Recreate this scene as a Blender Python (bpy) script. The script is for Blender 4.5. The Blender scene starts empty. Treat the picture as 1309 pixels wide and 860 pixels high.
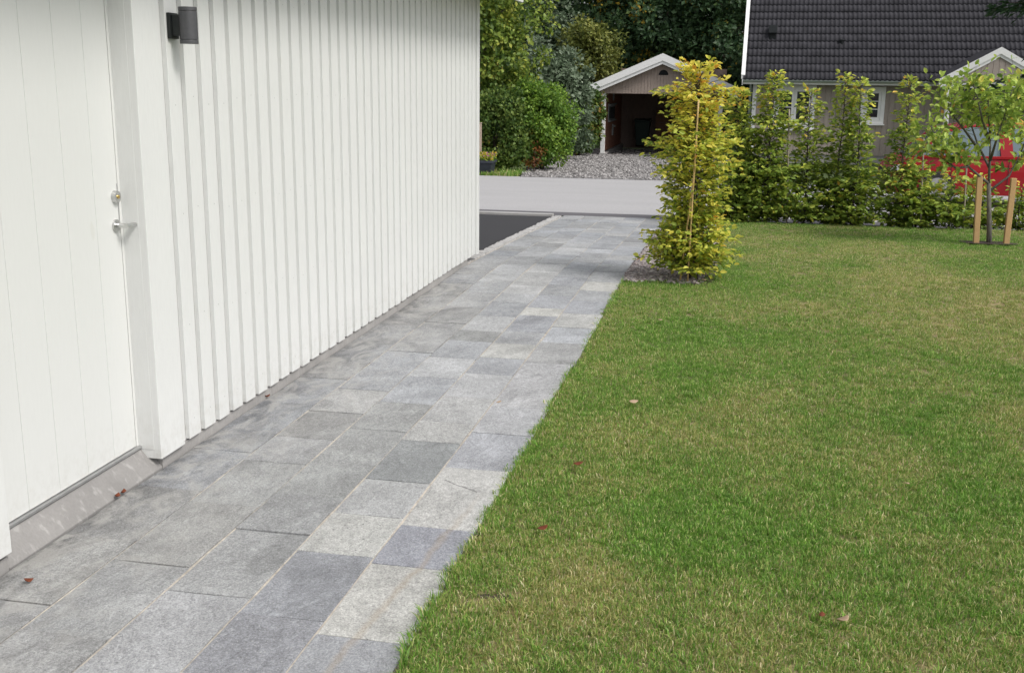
import bpy, math, random
import numpy as np
from mathutils import Vector, Matrix
R_ = math.radians
rng = np.random.default_rng(7)
random.seed(7)
sc = bpy.context.scene
COL = sc.collection

# ------------------------------------------------------------------ camera, sky, sun, exposure
H = 1.72
_pp = np.array([654.5, 430.0]); _f = 1381.0
_v1 = np.array([287.5, -322.0, _f]); _v1 /= np.linalg.norm(_v1)
_vd = np.array([-61.5, 5870.0, _f]); _vd -= _v1 * (_vd @ _v1); _vd /= np.linalg.norm(_vd)
_xr = np.cross(_vd, _v1)
RW = np.stack([_xr, _v1, -_vd])
cam_d = bpy.data.cameras.new('camera')
cam_d.sensor_width = 36.0
cam_d.lens = 36.0 * _f / 1309.0
cam_d.clip_start = 0.05
cam_d.clip_end = 600
cam = bpy.data.objects.new('camera', cam_d)
COL.objects.link(cam)
_m = np.eye(4)
_m[:3, 0] = RW @ [1, 0, 0]; _m[:3, 1] = RW @ [0, -1, 0]; _m[:3, 2] = RW @ [0, 0, -1]; _m[2, 3] = H
cam.matrix_world = Matrix(_m.tolist())
sc.camera = cam

SUN_DIR = Vector((0.62, -0.30, 0.78)).normalized()
elev = math.asin(SUN_DIR.z); azim = math.atan2(SUN_DIR.x, SUN_DIR.y)
world = bpy.data.worlds.new("World"); sc.world = world; world.use_nodes = True
nt = world.node_tree; nt.nodes.clear()
sky = nt.nodes.new('ShaderNodeTexSky'); sky.sky_type = 'NISHITA'; sky.sun_disc = False
sky.sun_elevation = elev; sky.sun_rotation = azim; sky.dust_density = 3.0; sky.air_density = 1.0
hs = nt.nodes.new('ShaderNodeHueSaturation'); hs.inputs['Saturation'].default_value = 0.22
bg = nt.nodes.new('ShaderNodeBackground'); bg.inputs['Strength'].default_value = 0.13
wo = nt.nodes.new('ShaderNodeOutputWorld')
nt.links.new(sky.outputs[0], hs.inputs['Color']); nt.links.new(hs.outputs[0], bg.inputs[0]); nt.links.new(bg.outputs[0], wo.inputs[0])
sun_d = bpy.data.lights.new('sun', 'SUN'); sun_d.energy = 1.8; sun_d.angle = R_(18); sun_d.color = (1, 0.965, 0.91)
sun = bpy.data.objects.new('sun', sun_d); COL.objects.link(sun)
sun.rotation_euler = SUN_DIR.to_track_quat('Z', 'Y').to_euler()
sun.location = (20, 12, 30)
sc.view_settings.view_transform = 'Standard'; sc.view_settings.look = 'None'
sc.view_settings.exposure = 0.35; sc.view_settings.gamma = 1.0; sc.view_settings.use_curve_mapping = False

# ------------------------------------------------------------------ terrain heights and image rays
def _sm(s):                       # soft start of the slope
    if s < -0.6: return 0.0
    if s > 0.6: return s
    return (s + 0.6) ** 2 / 2.4
def g(x, y):
    s = _sm(y - 10.2)
    zl = -0.041 * min(s, 6.1)
    zr = -0.030 * min(s, 5.2)
    if s > 5.2: zr -= 0.095 * min(s - 5.2, 0.9)
    t = min(1, max(0, (x + 0.9) / 1.2)); t = t * t * (3 - 2 * t)
    z = zl * (1 - t) + zr * t
    if y > 16.3: z -= 0.02 * (y - 16.3)
    return z
def ray(px, py):
    return RW @ np.array([px - _pp[0], py - _pp[1], _f])
def at_y(px, py, Y):
    d = ray(px, py); t = Y / d[1]; return np.array([d[0] * t, Y, H + d[2] * t])
def on_ground(px, py):
    d = ray(px, py)
    for Y in np.arange(1, 80, 0.01):
        t = Y / d[1]; P = (d[0] * t, Y, H + d[2] * t)
        if P[2] <= g(P[0], Y): return np.array(P)
    return np.array(P)

# ------------------------------------------------------------------ mesh helpers
class MB:
    def __init__(s, off=(0, 0, 0)):
        s.v = []; s.f = []; s.o = np.array(off, float); s.mi = []; s.cur = 0
    def add(s, vs, fs):
        n = len(s.v); s.v += [tuple(map(float, p)) for p in vs]
        for f in fs: s.f.append(tuple(i + n for i in f)); s.mi.append(s.cur)
    def box(s, x0, y0, z0, x1, y1, z1):
        s.add([(x0,y0,z0),(x1,y0,z0),(x1,y1,z0),(x0,y1,z0),(x0,y0,z1),(x1,y0,z1),(x1,y1,z1),(x0,y1,z1)],
              [(0,3,2,1),(4,5,6,7),(0,1,5,4),(1,2,6,5),(2,3,7,6),(3,0,4,7)])
    def bar(s, a, b, w, h, up=(0, 0, 1)):         # box along a->b, w sideways, h upward (centred)
        a = Vector(a); b = Vector(b); d = (b - a).normalized(); u = Vector(up); sd = d.cross(u).normalized(); u = sd.cross(d)
        vs = []
        for p in (a, b):
            for i, j in ((-1,-1),(1,-1),(1,1),(-1,1)): vs.append(p + sd * (i*w/2) + u * (j*h/2))
        s.add(vs, [(0,1,2,3),(7,6,5,4),(0,4,5,1),(1,5,6,2),(2,6,7,3),(3,7,4,0)])
    def tube(s, pts, rad, n=8, cap=True):
        pts = [Vector(p) for p in pts]; vs = []; fs = []
        if not hasattr(rad, '__len__'): rad = [rad] * len(pts)
        for i, p in enumerate(pts):
            d = (pts[min(i+1, len(pts)-1)] - pts[max(i-1, 0)]).normalized()
            a = d.cross(Vector((0.31, 0.17, 0.93)) if abs(d.z) < 0.9 else Vector((1, 0.1, 0))).normalized(); b = d.cross(a)
            for k in range(n):
                t = 2 * math.pi * k / n; vs.append(p + (a * math.cos(t) + b * math.sin(t)) * rad[i])
        for i in range(len(pts) - 1):
            for k in range(n):
                fs.append((i*n+k, i*n+(k+1)%n, (i+1)*n+(k+1)%n, (i+1)*n+k))
        if cap: fs.append(tuple(range(n-1, -1, -1))); fs.append(tuple((len(pts)-1)*n + k for k in range(n)))
        s.add(vs, fs)
    def cyl(s, a, b, r, n=24): s.tube([a, b], r, n)
    def prism(s, poly, axis, lo, hi):              # polygon in the two other axes, extruded along axis
        n = len(poly); vs = []
        for e in (lo, hi):
            for p in poly:
                q = list(p); q.insert(axis, e); vs.append(q)
        s.add(vs, [tuple(range(n-1,-1,-1)), tuple(range(n, 2*n))] + [(i,(i+1)%n,n+(i+1)%n,n+i) for i in range(n)])
    def build(s, name, m, parent=None, smooth=False, bevel=0, seg=2, col=None):
        me = bpy.data.meshes.new(name)
        vs = [tuple(np.array(p) - s.o) for p in s.v]
        me.from_pydata(vs, [], s.f)
        import bmesh
        b = bmesh.new(); b.from_mesh(me); bmesh.ops.recalc_face_normals(b, faces=b.faces[:]); b.to_mesh(me); b.free()
        for k in (m if isinstance(m, (list, tuple)) else [m]): me.materials.append(k)
        if isinstance(m, (list, tuple)):
            me.polygons.foreach_set('material_index', s.mi)
        if smooth: me.polygons.foreach_set('use_smooth', [True] * len(me.polygons))
        o = bpy.data.objects.new(name, me); COL.objects.link(o)
        if parent is not None: o.parent = parent
        if bevel:
            bv = o.modifiers.new('bevel', 'BEVEL'); bv.width = bevel; bv.segments = seg; bv.limit_method = 'ANGLE'; bv.angle_limit = R_(40)
        if col is not None: o.color = (*col, 1)
        return o
def tag(o, label=None, cat=None, group=None, kind=None):
    if label: o['label'] = label
    if cat: o['category'] = cat
    if group: o['group'] = group
    if kind: o['kind'] = kind
    return o
def thing(name, label, cat, loc=(0,0,0), rz=0, group=None):
    o = bpy.data.objects.new(name, None); COL.objects.link(o); o.location = loc; o.rotation_euler = (0, 0, rz)
    o.empty_display_size = 0.1
    return tag(o, label, cat, group)
def fast_mesh(name, V, quads=None, tris=None, attrs=None):
    me = bpy.data.meshes.new(name)
    faces = []
    V = np.ascontiguousarray(V, dtype=np.float32)
    me.vertices.add(len(V)); me.vertices.foreach_set('co', V.ravel())
    parts = []
    if quads is not None and len(quads): parts.append(np.asarray(quads))
    if tris is not None and len(tris): parts.append(np.asarray(tris))
    loops = np.concatenate([p.ravel() for p in parts]).astype(np.int32)
    tot = np.concatenate([np.full(len(p), p.shape[1]) for p in parts]).astype(np.int32)
    start = np.concatenate([[0], np.cumsum(tot)[:-1]]).astype(np.int32)
    me.loops.add(len(loops)); me.loops.foreach_set('vertex_index', loops)
    me.polygons.add(len(tot)); me.polygons.foreach_set('loop_start', start); me.polygons.foreach_set('loop_total', tot)
    me.update(calc_edges=True)
    for k, a in (attrs or {}).items():
        at = me.attributes.new(k, 'FLOAT', 'POINT'); at.data.foreach_set('value', np.asarray(a, dtype=np.float32))
    me.validate()
    return me
def obj(name, me, m, parent=None, smooth=False):
    me.materials.append(m)
    if smooth: me.polygons.foreach_set('use_smooth', [True] * len(me.polygons))
    o = bpy.data.objects.new(name, me); COL.objects.link(o)
    if parent is not None: o.parent = parent
    return o

# ------------------------------------------------------------------ materials
class NT:
    def __init__(s, name):
        s.m = bpy.data.materials.new(name); s.m.use_nodes = True; s.t = s.m.node_tree; s.t.nodes.clear()
        s.out = s.n('ShaderNodeOutputMaterial')
        s.b = s.n('ShaderNodeBsdfPrincipled'); s.l(s.b.outputs[0], s.out.inputs[0])
    def n(s, ty, **kw):
        x = s.t.nodes.new(ty)
        for k, v in kw.items(): setattr(x, k, v)
        return x
    def l(s, a, b): s.t.links.new(a, b)
    def coord(s, kind='Object'):
        return s.n('ShaderNodeTexCoord').outputs[kind]
    def pos(s): return s.n('ShaderNodeNewGeometry').outputs['Position']
    def mapping(s, c, scale=(1,1,1), rot=(0,0,0)):
        mp = s.n('ShaderNodeMapping'); mp.inputs['Scale'].default_value = scale; mp.inputs['Rotation'].default_value = rot
        s.l(c, mp.inputs[0]); return mp.outputs[0]
    def noise(s, c, scale, detail=4, rough=0.55, dist=0):
        x = s.n('ShaderNodeTexNoise'); x.inputs['Scale'].default_value = scale; x.inputs['Detail'].default_value = detail
        x.inputs['Roughness'].default_value = rough; x.inputs['Distortion'].default_value = dist
        s.l(c, x.inputs['Vector']); return x.outputs['Fac']
    def ramp(s, f, stops, interp='LINEAR'):
        x = s.n('ShaderNodeValToRGB'); x.color_ramp.interpolation = interp
        e = x.color_ramp.elements
        while len(e) < len(stops): e.new(0.5)
        for i, (p, c) in enumerate(stops):
            e[i].position = p; e[i].color = (*c, 1) if hasattr(c, '__len__') else (c, c, c, 1)
        s.l(f, x.inputs[0]); return x.outputs[0]
    def math(s, op, a, b=None, c=None, clamp=False):
        x = s.n('ShaderNodeMath', operation=op, use_clamp=clamp)
        for i, v in enumerate((a, b, c)):
            if v is None: continue
            if isinstance(v, (int, float)): x.inputs[i].default_value = v
            else: s.l(v, x.inputs[i])
        return x.outputs[0]
    def mix(s, f, a, b, blend='MIX'):
        x = s.n('ShaderNodeMix', data_type='RGBA', blend_type=blend)
        for i, v in ((0, f), (6, a), (7, b)):
            if isinstance(v, (int, float)):
                x.inputs[i].default_value = v if i == 0 else (v, v, v, 1)
            elif isinstance(v, (tuple, list)): x.inputs[i].default_value = (*v, 1)
            else: s.l(v, x.inputs[i])
        return x.outputs[2]
    def sep(s, c):
        x = s.n('ShaderNodeSeparateXYZ'); s.l(c, x.inputs[0]); return x.outputs
    def attr(s, name):
        x = s.n('ShaderNodeAttribute'); x.attribute_name = name; return x.outputs['Fac']
    def base(s, c):
        if isinstance(c, (tuple, list)): s.b.inputs['Base Color'].default_value = (*c, 1)
        else: s.l(c, s.b.inputs['Base Color'])
    def rough(s, v):
        if isinstance(v, (int, float)): s.b.inputs['Roughness'].default_value = v
        else: s.l(v, s.b.inputs['Roughness'])
    def bump(s, h, strength=0.3, dist=0.01):
        x = s.n('ShaderNodeBump'); x.inputs['Strength'].default_value = strength; x.inputs['Distance'].default_value = dist
        s.l(h, x.inputs['Height']); s.l(x.outputs[0], s.b.inputs['Normal'])

def simple(name, c, rough=0.6, var=0.12, scale=8, bump=0.15, metallic=0, spec=0.4, sc3=(1,1,1)):
    k = NT(name); p = k.mapping(k.coord(), sc3)
    n = k.noise(p, scale, 5); c = tuple(c)
    lo = tuple(x * (1 - var) for x in c); hi = tuple(min(1, x * (1 + var)) for x in c)
    k.base(k.ramp(n, [(0.3, lo), (0.7, hi)])); k.rough(rough)
    k.b.inputs['Metallic'].default_value = metallic; k.b.inputs['Specular IOR Level'].default_value = spec
    if bump: k.bump(k.noise(p, scale * 6, 3), bump, 0.004)
    return k.m
def painted_wood(name, c, grain=(6, 6, 1.0), rough=0.55, dirt=0.10, bump=0.25):
    k = NT(name); w = k.pos(); oi = k.n('ShaderNodeObjectInfo')
    p = k.mapping(w, grain)
    n = k.noise(p, 14, 6, 0.6); big = k.noise(w, 1.7, 3)
    col = k.ramp(n, [(0.25, tuple(x*(1-dirt*0.5) for x in c)), (0.6, c)])
    col = k.mix(k.ramp(big, [(0.35, 0.0), (0.75, dirt*2.2)]), col, tuple(x*0.86 for x in c))
    col = k.mix(k.math('MULTIPLY', oi.outputs['Random'], dirt*0.9), col, tuple(x*y for x, y in zip(c, (0.90, 0.90, 0.87))))
    zz = k.sep(w)[2]; spl = k.math('MULTIPLY', k.ramp(zz, [(0.05, 1.0), (0.32, 0.0)]), k.ramp(k.noise(w, 22, 5, 0.7), [(0.45, 0.0), (0.75, 0.5)]))
    col = k.mix(spl, col, tuple(x*y for x, y in zip(c, (0.66, 0.63, 0.58))))
    knot = k.ramp(k.noise(k.mapping(w, (1, 1, .45)), 9, 1, 0.3), [(0.765, 0.0), (0.79, 0.16)])
    col = k.mix(knot, col, tuple(x*y for x, y in zip(c, (0.72, 0.68, 0.56))))
    speck = k.ramp(k.noise(w, 60, 2), [(0.77, 0.0), (0.80, 0.35)])
    col = k.mix(speck, col, tuple(x*0.55 for x in c))
    k.base(col); k.rough(rough); k.bump(k.noise(p, 40, 5, 0.7), bump, 0.003)
    return k.m
M = {}
M['white_wood'] = painted_wood('white_painted_wood', (0.69, 0.695, 0.685))
M['door_paint'] = painted_wood('door_paint', (0.67, 0.675, 0.66), rough=0.38, dirt=0.05, bump=0.05)
M['white_trim'] = painted_wood('white_trim', (0.84, 0.84, 0.84), dirt=0.06)
def wood_boards(name, a, b, rough=0.75, grain=(5,5,0.8)):
    k = NT(name); w = k.pos(); p = k.mapping(w, grain)
    n = k.noise(p, 9, 6, 0.62, 0.4); at = k.attr('tint')
    col = k.ramp(n, [(0.25, a), (0.75, b)])
    col = k.mix(k.math('MULTIPLY', at, 0.45), col, tuple(x*0.6 for x in a))
    k.base(col); k.rough(rough); k.bump(k.noise(p, 30, 4), 0.3, 0.004); return k.m
M['taupe'] = wood_boards('taupe_siding', (0.30, 0.235, 0.20), (0.42, 0.345, 0.30))
M['grey_siding'] = wood_boards('grey_beige_siding', (0.30, 0.255, 0.225), (0.40, 0.345, 0.31))
M['brown_board'] = wood_boards('brown_board', (0.28, 0.125, 0.08), (0.44, 0.21, 0.14))
M['brown_board_h'] = wood_boards('brown_board_flat', (0.2, 0.10, 0.06), (0.38, 0.21, 0.125), grain=(0.8, 5, 5))
M['dark_board'] = wood_boards('dark_board', (0.20, 0.15, 0.13), (0.33, 0.25, 0.21))
def concrete(name, c, var=0.2, stain=0.25):
    k = NT(name); w = k.pos()
    n = k.noise(w, 3.0, 6, 0.6); f = k.noise(w, 90, 3); s = k.noise(k.mapping(w, (9, 9, 1.2)), 3, 5)
    col = k.ramp(n, [(0.3, tuple(x*(1-var) for x in c)), (0.7, tuple(x*(1+var*0.5) for x in c))])
    col = k.mix(k.ramp(f, [(0.3, 0.25), (0.6, 0.0)]), col, tuple(x*0.6 for x in c))
    col = k.mix(k.ramp(s, [(0.56, 0.0), (0.70, stain)]), col, (0.5, 0.49, 0.47))
    k.base(col); k.rough(0.85); k.bump(f, 0.25, 0.004); return k.m
M['concrete'] = concrete('plinth_concrete', (0.335, 0.322, 0.312))
M['step_concrete'] = concrete('step_concrete', (0.27, 0.26, 0.252), 0.22, 0.35)
M['kerb_concrete'] = concrete('pale_kerb_concrete', (0.42, 0.41, 0.40))
M['metal'] = simple('brushed_steel', (0.62, 0.62, 0.61), 0.28, 0.05, 20, 0.02, 1.0)
M['brass'] = simple('brass', (0.6, 0.42, 0.15), 0.3, 0.1, 20, 0.02, 1.0)
M['alu'] = simple('grey_aluminium', (0.42, 0.42, 0.42), 0.4, 0.1, 20, 0.02, 0.7)
M['lamp_paint'] = simple('graphite_lamp_paint', (0.085, 0.085, 0.092), 0.42, 0.08, 60, 0.05, 0.25, 0.5)
M['lamp_dark'] = simple('black_lamp_metal', (0.022, 0.025, 0.025), 0.45, 0.1, 60, 0.05, 0.2)
M['rubber'] = simple('black_rubber', (0.02, 0.02, 0.02), 0.7, 0.1, 20, 0.1)
M['lens'] = simple('frosted_lens', (0.5, 0.5, 0.48), 0.3, 0.05, 20, 0.0)

def paving():
    k = NT('slate_paving'); w = k.pos(); oi = k.n('ShaderNodeObjectInfo'); oc = oi.outputs['Color']; rnd = oi.outputs['Random']
    sh = k.n('ShaderNodeVectorMath', operation='ADD'); cmb = k.n('ShaderNodeCombineXYZ')
    k.l(k.math('MULTIPLY', rnd, 37.0), cmb.inputs[0]); k.l(k.math('MULTIPLY', rnd, 91.0), cmb.inputs[1]); k.l(w, sh.inputs[0]); k.l(cmb.outputs[0], sh.inputs[1])
    rotv = k.n('ShaderNodeVectorRotate', rotation_type='Z_AXIS'); k.l(sh.outputs[0], rotv.inputs['Vector'])
    k.l(k.math('MULTIPLY_ADD', rnd, 0.9, -0.45), rotv.inputs['Angle'])
    ps = rotv.outputs[0]
    streak = k.noise(k.mapping(ps, (3.2, 1.5, 1)), 5.5, 7, 0.66, 1.6)
    cloud = k.noise(ps, 3.2, 5, 0.6, 0.5)
    fine = k.noise(w, 130, 5, 0.8)
    mid = k.noise(k.mapping(ps, (1.25, 1, 1)), 46, 6, 0.75, 0.4)
    v = k.math('MULTIPLY_ADD', streak, 0.95, 0.53)
    v = k.math('MULTIPLY', v, k.math('MULTIPLY_ADD', cloud, 0.95, 0.55))
    v = k.math('MULTIPLY', v, k.math('MULTIPLY_ADD', fine, 2.6, -0.28, clamp=False))
    v = k.math('MULTIPLY', v, k.math('MULTIPLY_ADD', mid, 1.2, 0.41))
    col = k.mix(1.0, oc, v, 'MULTIPLY')
    lay = k.math('MULTIPLY', k.ramp(k.noise(k.mapping(ps, (1.0, .55, 1)), 2.6, 3, 0.5, 0.9), [(0.555, 0.0), (0.575, 1.0)]), k.math('MULTIPLY', rnd, 0.30))
    col = k.mix(lay, col, k.mix(1.0, col, 0.35, 'MULTIPLY'))
    # dark mica flecks
    fl = k.ramp(k.noise(w, 200, 2, 0.5), [(0.62, 0.0), (0.70, 0.6)])
    col = k.mix(fl, col, (0.06, 0.062, 0.07))
    lf = k.ramp(k.noise(k.mapping(w, (1.0, 1.0, 1.0)), 170, 2, 0.5), [(0.62, 0.0), (0.70, 0.55)])
    col = k.mix(lf, col, (0.55, 0.55, 0.54))
    # lime film and damp along the wall
    x, y, z = k.sep(w)
    wall = k.ramp(k.math('MULTIPLY_ADD', x, 1.3, 3.25), [(0.0, 1.0), (1.0, 0.0)])
    yn = k.ramp(k.math('MULTIPLY_ADD', y, 0.1, 0.0), [(0.9, 1.0), (1.0, 0.0)])
    wall = k.math('MULTIPLY', wall, yn)
    foot = k.math('MULTIPLY', k.ramp(k.math('MULTIPLY_ADD', x, 4.0, 9.9), [(0.0, 1.0), (0.5, 0.5), (1.0, 0.0)]), k.ramp(k.noise(w, 5.0, 5, 0.65), [(0.38, 0.10), (0.62, 0.65)]))
    col = k.mix(k.math('MULTIPLY', foot, yn), col, k.mix(1.0, col, 0.40, 'MULTIPLY'))
    film = k.math('MULTIPLY', wall, k.ramp(k.noise(k.mapping(w, (1.6, 1, 1)), 4.2, 6, 0.62, 1.2), [(0.45, 0.0), (0.62, 0.95)]))
    damp = k.math('MULTIPLY', wall, k.ramp(k.noise(k.mapping(w, (2.0, 1.0, 1)), 2.3, 6, 0.65, 0.8), [(0.44, 0.0), (0.60, 0.75)]))
    col = k.mix(damp, col, k.mix(1.0, col, 0.50, 'MULTIPLY'))
    col = k.mix(film, col, k.mix(0.72, col, (0.42, 0.41, 0.39)))
    # rusty streak on the stones beside the lawn
    wob = k.math('MULTIPLY_ADD', k.noise(w, 7, 5), 0.06, -0.03)
    dx = k.math('ABSOLUTE', k.math('ADD', k.math('ADD', x, k.math('MULTIPLY_ADD', y, -0.086, 1.341)), wob))
    st = k.math('MULTIPLY', k.ramp(dx, [(0.004, 1.0), (0.022, 0.0)]), k.ramp(k.math('MULTIPLY_ADD', y, 0.1, 0), [(0.24, 0.0), (0.27, 1.0), (0.38, 1.0), (0.43, 0.0)]))
    col = k.mix(k.math('MULTIPLY', st, 0.34), col, (0.36, 0.28, 0.19))
    # one natural crack across a pale stone
    cw = k.math('MULTIPLY_ADD', k.noise(w, 16, 4), 0.05, -0.025)
    cy = k.math('ABSOLUTE', k.math('ADD', k.math('ADD', k.math('ADD', y, -4.377), k.math('MULTIPLY', k.math('ADD', x, 1.172), 0.628)), cw))
    cr = k.math('MULTIPLY', k.ramp(cy, [(0.0025, 1.0), (0.006, 0.0)]), k.math('MULTIPLY', k.math('GREATER_THAN', x, -1.175), k.math('MULTIPLY', k.math('LESS_THAN', x, -1.0), k.math('GREATER_THAN', y, 4.2))))
    cr = k.math('MULTIPLY', cr, k.math('LESS_THAN', y, 4.45))
    col = k.mix(k.math('MULTIPLY', cr, 0.75), col, (0.09, 0.09, 0.09))
    # little pits in the palest stone
    pit = k.math('MULTIPLY', k.ramp(k.noise(w, 62, 1, 0.3), [(0.70, 0.0), (0.73, 0.75)]), k.math('MULTIPLY', k.math('GREATER_THAN', y, 3.57), k.math('MULTIPLY', k.math('LESS_THAN', y, 3.90), k.math('MULTIPLY', k.math('GREATER_THAN', x, -1.51), k.math('LESS_THAN', x, -1.27)))))
    col = k.mix(pit, col, (0.10, 0.10, 0.10))
    k.base(col)
    k.rough(k.math('MULTIPLY_ADD', streak, -0.25, 0.70)); k.b.inputs['Specular IOR Level'].default_value = 0.45
    h = k.math('ADD', k.math('MULTIPLY', streak, 0.9), k.math('ADD', k.math('MULTIPLY', fine, 0.35), k.math('MULTIPLY', mid, 0.5)))
    k.bump(h, 0.8, 0.008)
    return k.m
M['paving'] = paving()
M['joint'] = simple('sand_joint', (0.47, 0.425, 0.37), 0.95, 0.3, 30, 0.4)
M['joint_dark'] = simple('damp_joint', (0.17, 0.14, 0.115), 0.95, 0.4, 30, 0.4)
M['sett'] = simple('granite_sett', (0.44, 0.43, 0.42), 0.8, 0.25, 25, 0.4)
def asphalt(name, c, sc=60, patch=0.2):
    k = NT(name); w = k.pos()
    f = k.noise(w, sc, 5, 0.7); p = k.noise(k.mapping(w, (0.25, 1.2, 1)), 1.1, 5, 0.6)
    col = k.ramp(f, [(0.3, tuple(x*0.72 for x in c)), (0.7, tuple(x*1.25 for x in c))])
    col = k.mix(k.ramp(p, [(0.35, 0.0), (0.7, patch*2)]), col, tuple(x*0.78 for x in c))
    k.base(col); k.rough(0.85); k.bump(f, 0.4, 0.006); return k.m
M['road'] = asphalt('old_pale_asphalt', (0.42, 0.412, 0.418))
M['seam'] = asphalt('dark_asphalt_seam', (0.13, 0.125, 0.135))
M['driveway'] = asphalt('fresh_dark_asphalt', (0.036, 0.035, 0.039), 70)
M['soil'] = simple('dark_soil', (0.055, 0.040, 0.03), 0.95, 0.5, 20, 0.6)
def gravel(name, a, b, c, scale):
    k = NT(name); w = k.pos(); v = k.n('ShaderNodeTexVoronoi'); v.inputs['Scale'].default_value = scale; k.l(w, v.inputs['Vector'])
    s = k.n('ShaderNodeSeparateColor'); k.l(v.outputs['Color'], s.inputs[0])
    col = k.ramp(s.outputs[0], [(0.1, a), (0.5, b), (0.9, c)])
    k.base(col); k.rough(0.9); k.bump(k.math('SUBTRACT', 1.0, v.outputs['Distance']), 0.8, 0.02); return k.m
M['gravel_bed'] = gravel('gravel_base', (0.10, 0.095, 0.095), (0.23, 0.22, 0.215), (0.36, 0.345, 0.34), 26)
def rnd_mat(name, stops, rough=0.8):
    k = NT(name); oi = k.n('ShaderNodeObjectInfo')
    n = k.noise(k.pos(), 120, 3)
    col = k.mix(0.6, k.ramp(oi.outputs['Random'], stops), k.ramp(n, [(0.3, 0.6), (0.7, 1.1)]), 'MULTIPLY')
    k.base(col); k.rough(rough); return k.m
M['chip'] = rnd_mat('slate_chip', [(0.0, (0.16, 0.135, 0.14)), (0.3, (0.33, 0.27, 0.26)), (0.55, (0.22, 0.20, 0.21)), (0.8, (0.42, 0.37, 0.355)), (1.0, (0.52, 0.48, 0.46))])
M['pebble'] = rnd_mat('gravel_stone', [(0.0, (0.14, 0.13, 0.13)), (0.4, (0.27, 0.255, 0.25)), (0.75, (0.38, 0.36, 0.355)), (1.0, (0.5, 0.48, 0.47))])

def dry_mask(k):
    w = k.pos()
    n1 = k.noise(w, 0.55, 4, 0.6, 0.3); n2 = k.noise(w, 3.0, 4, 0.6); n3 = k.noise(w, 1.35, 4, 0.55, 0.4)
    m = k.math('ADD', k.math('MULTIPLY', n1, 0.55), k.math('ADD', k.math('MULTIPLY', n2, 0.35), k.math('MULTIPLY', n3, 0.45)))
    x, y, z = k.sep(w)
    tot = None
    for (cx, cy, r, a) in ((2.4, 9.0, 2.2, 0.20), (-0.42, 3.45, 0.30, 0.24), (1.6, 12.5, 1.6, 0.09), (-0.62, 5.2, 0.4, 0.12), (0.1, 2.9, 0.5, 0.10), (1.5, 5.7, 0.5, 0.14), (-0.72, 3.22, 0.3, 0.12), (0.8, 3.3, 0.8, 0.08),
                           (-0.2, 7.2, 0.9, -0.17), (0.1, 4.2, 0.7, -0.10), (-0.25, 2.75, 0.35, -0.14), (0.2, 9.6, 0.5, -0.12), (2.6, 14.6, 1.5, -0.12), (0.4, 14.8, 1.2, -0.14)):
        d = k.math('SQRT', k.math('ADD', k.math('POWER', k.math('SUBTRACT', x, cx), 2), k.math('POWER', k.math('MULTIPLY', k.math('SUBTRACT', y, cy), 0.8), 2)))
        t = k.math('MULTIPLY', k.math('SUBTRACT', 1.0, k.math('DIVIDE', d, r), clamp=True), a)
        tot = t if tot is None else k.math('ADD', tot, t)
    m = k.math('ADD', m, tot)
    return k.ramp(m, [(0.57, 0.0), (0.84, 1.0)])
def lawn_base():
    k = NT('lawn_soil'); w = k.pos()
    n = k.noise(w, 60, 4); d = dry_mask(k)
    a = k.ramp(n, [(0.3, (0.072, 0.08, 0.0288)), (0.7, (0.16, 0.168, 0.056))]); b = k.ramp(n, [(0.3, (0.176, 0.136, 0.064)), (0.7, (0.384, 0.304, 0.16))])
    k.base(k.mix(d, a, b)); k.rough(0.95); k.bump(n, 0.6, 0.02); return k.m
M['lawn_base'] = lawn_base()
def grass_mat(name, dry=True):
    k = NT(name); t = k.attr('tint'); oi = k.n('ShaderNodeObjectInfo')
    green = k.ramp(t, [(0.0, (0.0974, 0.215, 0.0323)), (0.45, (0.224, 0.42, 0.0607)), (0.75, (0.389, 0.59, 0.111)), (0.80, (0.623, 0.613, 0.243)), (1.0, (0.818, 0.793, 0.384))])
    tan = k.ramp(t, [(0.0, (0.212, 0.293, 0.0656)), (0.35, (0.462, 0.444, 0.154)), (0.7, (0.732, 0.605, 0.306)), (1.0, (0.85, 0.774, 0.525))])
    col = k.mix(k.math('GREATER_THAN', k.math('MULTIPLY', dry_mask(k), 0.80), k.attr('pick')), green, tan)
    col = k.mix(0.5, col, k.ramp(oi.outputs['Random'], [(0.0, 0.62), (1.0, 1.25)]), 'MULTIPLY')
    k.base(col); k.rough(0.5); k.b.inputs['Specular IOR Level'].default_value = 0.35
    tr = k.n('ShaderNodeBsdfTranslucent'); k.l(col, tr.inputs[0]); mx = k.n('ShaderNodeMixShader'); mx.inputs[0].default_value = 0.35
    k.l(k.b.outputs[0], mx.inputs[1]); k.l(tr.outputs[0], mx.inputs[2]); k.l(mx.outputs[0], k.out.inputs[0]); return k.m
M['grass'] = grass_mat('grass_blades')
def leaf_mat(name, stops, trans=0.35, rough=0.5):
    k = NT(name); t = k.attr('tint')
    col = k.ramp(t, stops)
    k.base(col); k.rough(rough); k.b.inputs['Specular IOR Level'].default_value = 0.35
    tr = k.n('ShaderNodeBsdfTranslucent'); k.l(col, tr.inputs[0]); mx = k.n('ShaderNodeMixShader'); mx.inputs[0].default_value = trans
    k.l(k.b.outputs[0], mx.inputs[1]); k.l(tr.outputs[0], mx.inputs[2]); k.l(mx.outputs[0], k.out.inputs[0]); return k.m
M['hornbeam'] = leaf_mat('hornbeam_leaf', [(0.0, (0.1, 0.186, 0.0369)), (0.45, (0.257, 0.362, 0.0614)), (0.75, (0.535, 0.594, 0.102)), (0.92, (0.85, 0.746, 0.123)), (1.0, (0.85, 0.526, 0.102))])
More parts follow.
